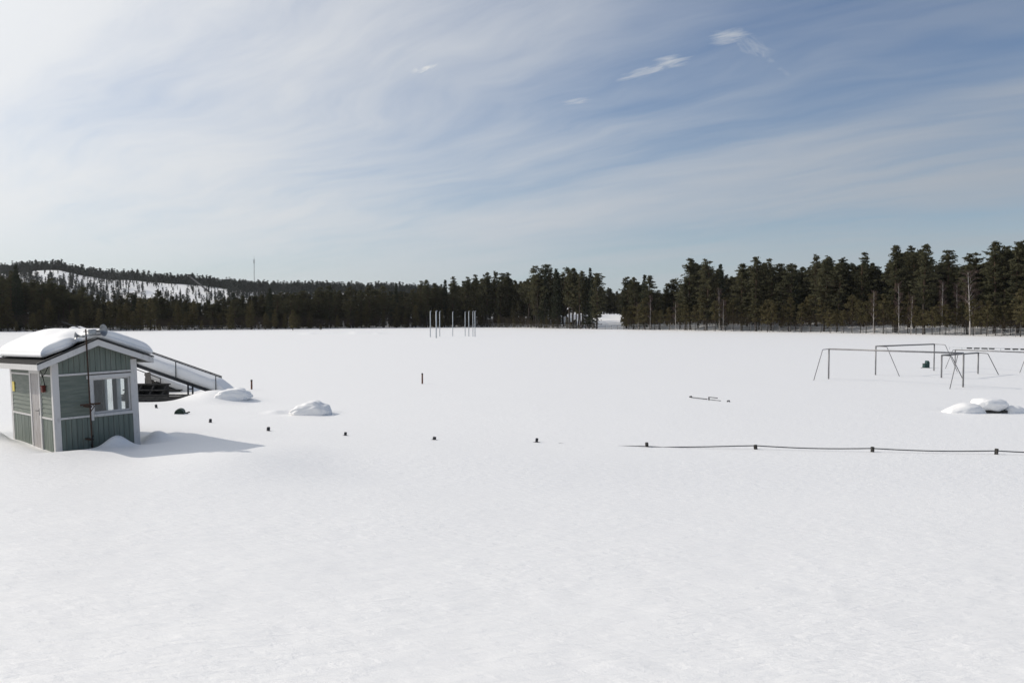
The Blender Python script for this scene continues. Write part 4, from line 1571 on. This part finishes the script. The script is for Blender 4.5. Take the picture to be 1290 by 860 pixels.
# fill between the marked tops
q = -40.0
while q < 1335:
    q += rnd.uniform(5.5, 11)
    if 716 < q < 784:
        continue
    kind = 'spruce' if rnd.random() < 0.16 else 'pine'
    ty = max(skyl(q - 5), skyl(q), skyl(q + 5)) + abs(rnd.gauss(0, 7)) + 3
    Y = edge(q) + rnd.uniform(3, 24)
    l_, g_ = lab(kind, q)
    plant(kind, q, Y, top_y=ty, label=l_, group=g_)
# young pines and saplings along the edge
q = -30.0
while q < 1330:
    q += rnd.uniform(7, 14)
    if 700 < q < 790:
        continue
    hh = rnd.uniform(3.2, 8.5) if q > 330 else rnd.uniform(4.0, 9.0)
    if q > 793:
        hh = rnd.uniform(5.5, 9.5)
    if 600 < q < 700:
        hh *= 0.6
    l_, g_ = lab('young', q)
    plant('young', q, edge(q) + rnd.uniform(-5.0 if q < 560 else -1.0, 4), height=hh * (1.0 if q > 560 else rnd.choice((0.35, 1, 1, 1))) , label=l_, group=g_)
plant('young', 369, 226, height=5.6, label='olive young pine standing forward on the snow left of the cage', group=None)
plant('young', 404, 231, height=1.8, label='tiny sapling on the snow between the forward young pine and the cage', group=None)
for q in (786, 792):
    plant('young', q, edge(q) + 3, height=6.6, label='low olive bushy young pine in the lower stretch just right of the snowy gap', group='young pines in the lower stretch just right of the snowy gap')
# birches: the pale one at the right, thinner ones scattered along the edge
plant('birch', 1222, edge(1222) - 1, top_y=341, label='tall white stemmed birch with purplish bare crown behind the goals', var=0, wide=1.25)
for q in (1132, 1148, 1187, 906, 911, 851, 804, 819, 1100, 1206):
    l_, g_ = lab('birch', q)
    plant('birch', q, edge(q) + rnd.uniform(-1, 3), height=rnd.uniform(8, 12), label=l_, group=g_, wide=0.75)
# the trees at the gap itself: high crowns, snow seen between the stems
for q, kd, dy, ty, vr in ((718, 'pine', 2, 341, 3), (726, 'pine', 7, 342, 1), (731, 'pine', 1, 346, 3), (738, 'spruce', 3, 349, 0), (746, 'spruce', 1, 347, 2), (751, 'pine', 0, 346, 4), (756, 'pine', 95, 360, 5)):
    l_, g_ = lab(kd, q)
    plant(kd, q, edge(q) + dy, top_y=ty, label=l_, group=g_, var=vr)


for q, hh, dy in ((715, 3.8, 4), (719.5, 2.2, 1), (724, 3.0, 9), (729, 1.7, 2), (733.5, 2.6, 12), (741, 3.4, 5), (748, 2.0, 2)):
    l_, g_ = lab('young', q)
    plant('young', q, edge(q) + dy, height=hh, label=l_, group=g_, wide=1.2)
for q, dy in ((721, 16), (728.5, 22), (735, 30), (744, 18)):
    l_, g_ = lab('pine', q)
    plant('pine', q, edge(q) + dy, top_y=352, label=l_, group=g_)


# forest behind the edge: one mass
def place_many(name, items, mat, label):
    V, Fc = [], []
    k = 0
    for (v, f, x, y, z, s_, sw, a_) in items:
        c_, s2 = math.cos(a_), math.sin(a_)
        q_ = np.empty_like(v)
        q_[:, 0] = (v[:, 0] * c_ - v[:, 1] * s2) * sw + x
        q_[:, 1] = (v[:, 0] * s2 + v[:, 1] * c_) * sw + y
        q_[:, 2] = v[:, 2] * s_ + z
        V.append(q_)
        Fc.append(f + k)
        k += len(v)
    o_ = np_mesh(name, np.vstack(V), np.vstack(Fc), mat)
    tag(o_, label, 'forest', kind='stuff')
    return o_


items = []
stems = MB()
q = -90.0
for rep in range(3):
    q = -90.0
    while q < 1390:
        q += rnd.uniform(3.2, 7.0)
        D = edge(q)
        Y = D + (22, 42, 66)[rep] + rnd.uniform(-8, 12)
        if 712 < q < 786:
            if Y < 350:
                Y = 352 + rnd.uniform(0, 60)
        x = (q - 645) / F * Y
        z = gz(x, Y)
        ty = max(skyl(q - 6), skyl(q), skyl(q + 6)) + abs(rnd.gauss(0, 6)) + (4, 8, 10)[rep]
        if 752 < q < 785:
            ty = max(ty, 366)
        hh = EYE + (400 - ty) / F * Y - z
        if hh < 3:
            continue
        kd = 'spruce' if rnd.random() < 0.3 else 'pine'
        h, v, f = rnd.choice(LOW[kd])
        s_ = hh / h
        items.append((v, f, x, Y, z, s_, (0.55 + 0.45 * s_) * 1.1, rnd.uniform(0, 6.28)))
        stems.tube([(x, Y, z - 0.5), (x, Y, z + hh * 0.7)], [0.17, 0.08], 5, False)
for i in range(90):
    q = rnd.uniform(742, 796)
    Y = rnd.uniform(352, 430)
    x = (q - 645) / F * Y
    z = gz(x, Y)
    hh = EYE + (400 - rnd.uniform(362, 380)) / F * Y - z
    h, v, f = rnd.choice(LOW[rnd.choice(('spruce', 'pine'))])
    items.append((v, f, x, Y, z, hh / h, 0.9, rnd.uniform(0, 6.28)))
for i in range(620):
    q = rnd.uniform(-80, 1380)
    if 700 < q < 788:
        continue
    Y = edge(q) + (rnd.uniform(6, 34) if q < 788 else rnd.uniform(22, 44))
    x = (q - 645) / F * Y
    z = gz(x, Y)
    hh = rnd.uniform(4, 10) * (1.0 if q < 700 else 0.9)
    h, v, f = rnd.choice(LOW['spruce'])
    items.append((v, f, x, Y, z, hh / h, 0.75, rnd.uniform(0, 6.28)))
place_many('forest', items, M['forest_leaf'], 'dense dark conifer wood massed behind the trees at the field edge')
o = stems.build('forest_stems', M['spruce_bark'])
tag(o, 'crowd of bare conifer stems in the wood behind the field edge', 'forest', kind='stuff')

# leafless undergrowth along the forest edge
g_ = np.random.default_rng(77)
n = 42000
qx = g_.uniform(-60, 1350, n)
keep = ((qx < 706) | (qx > 786))
qx = qx[keep]
n = len(qx)
D = np.interp(qx, ED_PX, ED_D)
Y = D + g_.uniform(0.5, 16, n)
x = (qx - 645) / F * Y
z = ground(x, Y)
hmax = 2.2 + 3.8 * (0.5 + vnoise(qx / 14.0, qx * 0 + 3.3)) * np.where(qx > 780, 1.25, 0.75)
hb = hmax * g_.random(n) ** 0.7 * 0.8
hb = np.where(qx > 786, np.maximum(hb, 1.3 + 0.9 * g_.random(n)), hb)
a_ = g_.uniform(0, 6.28, n)
L = g_.uniform(0.6, 1.6, n)
base = np.stack([x, Y, z + hb], -1)
tip = base + np.stack([np.cos(a_) * 0.35 * L, np.sin(a_) * 0.35 * L, 0.9 * L], -1)
wd = np.stack([np.ones(n), np.zeros(n), np.zeros(n)], -1) * g_.uniform(0.02, 0.05, n)[:, None]
v = np.stack([base - wd, base + wd, tip + wd * 0.3, tip - wd * 0.3], 1).reshape(-1, 3)
o = np_mesh('undergrowth', v, np.arange(len(v)).reshape(-1, 4), M['bush'])
tag(o, 'brown leafless scrub filling the foot of the forest edge', 'undergrowth', kind='stuff')

# ------------------------------------------------------------------ the far hill: forest round an open snowy slope
PATCH = [(44, 340), (76, 340), (110, 347), (140, 351), (165, 352), (200, 356), (235, 358), (262, 361), (287, 366), (287, 370), (250, 372), (215, 369), (180, 366), (140, 367), (110, 356), (85, 349), (60, 346), (40, 345)]


def inside(px_, py_):
    r_ = False
    j = len(PATCH) - 1
    for i in range(len(PATCH)):
        xi, yi = PATCH[i]
        xj, yj = PATCH[j]
        if (yi > py_) != (yj > py_) and px_ < (xj - xi) * (py_ - yi) / (yj - yi) + xi:
            r_ = not r_
        j = i
    return r_


items = []
hill_rng = random.Random(5)
cand = []
for i in range(9000):
    Y = hill_rng.uniform(560, 1075)
    q = hill_rng.uniform(-60, 560)
    cand.append((q, Y))
for i in range(2600):
    cand.append((hill_rng.uniform(-60, 560), hill_rng.uniform(990, 1090)))
ca = np.array(cand)
cx = (ca[:, 0] - 645) / F * ca[:, 1]
cz = ground(cx, ca[:, 1])
cy = 400 - (cz - EYE) / ca[:, 1] * F
lowv = LOW['spruce'] + LOW['pine'][:2]
tiny = []
for h, v, f in lowv:
    g_ = np.random.default_rng(int(len(v)))
    nq = len(v) // 4
    idx = g_.permutation(nq)[:95]
    vv = v.reshape(-1, 4, 3)[idx]
    cc = vv.mean(1, keepdims=True)
    vv = cc + (vv - cc) * 2.3
    tiny.append((h, vv.reshape(-1, 3), np.arange(95 * 4).reshape(-1, 4)))
for (q, Y), x, z, py_ in zip(cand, cx, cz, cy):
    hh = hill_rng.triangular(4, 16, 7.5)
    if py_ > 384:
        continue
    if Y > 985:
        pass
    elif inside(q, py_):
        # scattered trees on the open slope, thicker round x = 115..165
        pr = 0.85 if 104 < q < 170 or 184 < q < 200 or 240 < q < 252 else 0.2
        if hill_rng.random() > pr:
            continue
        hh *= 0.75
    elif (inside(q, py_ - 8) or inside(q, py_ - 4)) and hill_rng.random() < 0.72:
        continue
    h, v, f = hill_rng.choice(tiny)
    s_ = hh / h
    items.append((v, f, x, Y, z, s_, s_ * (1.6 if Y > 985 or not inside(q, py_) else 1.2), hill_rng.uniform(0, 6.28)))
place_many('hill_forest', items, M['hill_leaf'], 'distant conifer forest covering the hill round the snowy slope')

# ski jump on the hill
jx = at_y(237, 347, 945)
je = at_y(270, 373, 900)
sj = empty('ski_jump', (jx.x, 945, gz(jx.x, 945)), 'distant ski jump with flat topped tower and sloping inrun on the hill', 'ski jump')
ol = sj.location
m = MB()
d_ = (je - jx)
m.prism([jx - ol + Vector((0, 0, -0.9)), je - ol + Vector((0, 0, -0.9)), je - ol + Vector((0, 0, 0.6)), jx - ol + Vector((0, 0, 0.6))], (0, 3.0, 0))
m.build('inrun', M['drip'], sj)
m = MB()
m.box(tuple(jx - ol + Vector((-3.2, 0, 0.2))), tuple(jx - ol + Vector((2.8, 4, 1.5))))
m.build('start_platform', M['old_wood'], sj)
m = MB()
for dx in (-2.0, 2.0):
    m.box(tuple(jx - ol + Vector((dx - 0.15, 1.5, -14))), tuple(jx - ol + Vector((dx + 0.15, 1.8, 0.2))))
for t in (0.35, 0.65):
    c_ = jx.lerp(je, t) - ol
    m.box(tuple(c_ + Vector((-0.3, 1.5, -9 * (1 - t)))), tuple(c_ + Vector((0.3, 2.1, -0.4))))
m.build('tower', M['old_wood'], sj)

# radio mast on the skyline
mz = at_y(320, 322, 1010)
mg = gz(mz.x, 1010)
rm_ = empty('radio_mast', (mz.x, 1010, mg), 'slender radio mast rising above the wooded skyline', 'mast')
m = MB()
hM = mz.z - mg
for k in range(3):
    an = k * 2.094
    m.tube([(0.55 * math.cos(an), 0.55 * math.sin(an), 0), (0.40 * math.cos(an), 0.40 * math.sin(an), hM - 4)], 0.10, 4)
for k in range(26):
    z0 = k * (hM - 4) / 26
    z1 = (k + 1) * (hM - 4) / 26
    for j in range(3):
        a0_, a1_ = j * 2.094, (j + 1) * 2.094
        m.tube([(0.5 * math.cos(a0_), 0.5 * math.sin(a0_), z0), (0.5 * math.cos(a1_), 0.5 * math.sin(a1_), z1)], 0.06, 3)
m.tube([(0, 0, hM - 5), (0, 0, hM)], 0.12, 5)
m.build('shaft', M['galv'], rm_)
for zz in (hM - 7, hM - 9.5):
    m = MB()
    m.tube([(-0.8, 0, zz), (-0.8, 0, zz + 1.6)], 0.22, 6)
    m.tube([(0.8, 0, zz), (0.8, 0, zz + 1.6)], 0.22, 6)
    m.box((-0.8, -0.08, zz + 0.6), (0.8, 0.08, zz + 0.8))
    m.build('antenna', M['galv'], rm_)


# ------------------------------------------------------------------ wire fences along the far edge of the field
def far_fence(label, q0, q1, off, hgt, step, pr):
    qs = np.linspace(q0, q1, 200)
    Ys = np.array([edge(a_) + off for a_ in qs])
    xs = (qs - 645) / F * Ys
    s_ = np.concatenate([[0], np.cumsum(np.hypot(np.diff(xs), np.diff(Ys)))])
    n_ = int(s_[-1] / step)
    t_ = np.linspace(0, s_[-1], n_ + 1)
    X_, Y_ = np.interp(t_, s_, xs), np.interp(t_, s_, Ys)
    Z_ = ground(X_, Y_)
    fn = empty('wire_fence', (X_[0], Y_[0], 0), label, 'fence', group=None)
    o_ = fn.location
    for i in range(n_ + 1):
        m_ = MB()
        m_.tube([Vector((X_[i], Y_[i], Z_[i] - 0.5)) - o_, Vector((X_[i], Y_[i], Z_[i] + hgt + 0.05)) - o_], pr, 6)
        m_.build('post', M['grey_wood'], fn, True)
    m_ = MB()
    m_.tube([Vector((X_[i], Y_[i], Z_[i] + hgt)) - o_ for i in range(n_ + 1)], 0.012, 5)
    m_.tube([Vector((X_[i], Y_[i], Z_[i] + hgt * 0.5)) - o_ for i in range(n_ + 1)], 0.012, 5)
    m_.build('rail', M['galv'], fn, True)
    vs, fs, uv = [], [], []
    for i in range(n_ + 1):
        vs += [(X_[i] - o_.x, Y_[i] - o_.y - pr - 0.01, Z_[i] - 0.1), (X_[i] - o_.x, Y_[i] - o_.y - pr - 0.01, Z_[i] + hgt)]
    for i in range(n_):
        fs.append((2 * i, 2 * i + 2, 2 * i + 3, 2 * i + 1))
        uv += [(t_[i], 0), (t_[i + 1], 0), (t_[i + 1], hgt), (t_[i], hgt)]
    me = bpy.data.meshes.new('wire_mesh')
    me.from_pydata(vs, [], fs)
    ul = me.uv_layers.new(name='UVMap')
    for k, c_ in enumerate(uv):
        ul.data[k].uv = c_
    me.materials.append(M['wire'])
    ob = bpy.data.objects.new('wire_mesh', me)
    COL.objects.link(ob)
    ob.parent = fn


far_fence('low wire fence along the left forest edge behind the hut', 60, 335, -4.0, 1.25, 4.0, 0.06)
far_fence('wire fence with grey posts passing the snowy gap', 606, 786, -3.5, 1.25, 2.5, 0.05)
far_fence('wire fence with close posts along the right forest edge behind the goals', 792, 1320, -2.0, 1.45, 2.7, 0.05)

print('TREES', COUNT)
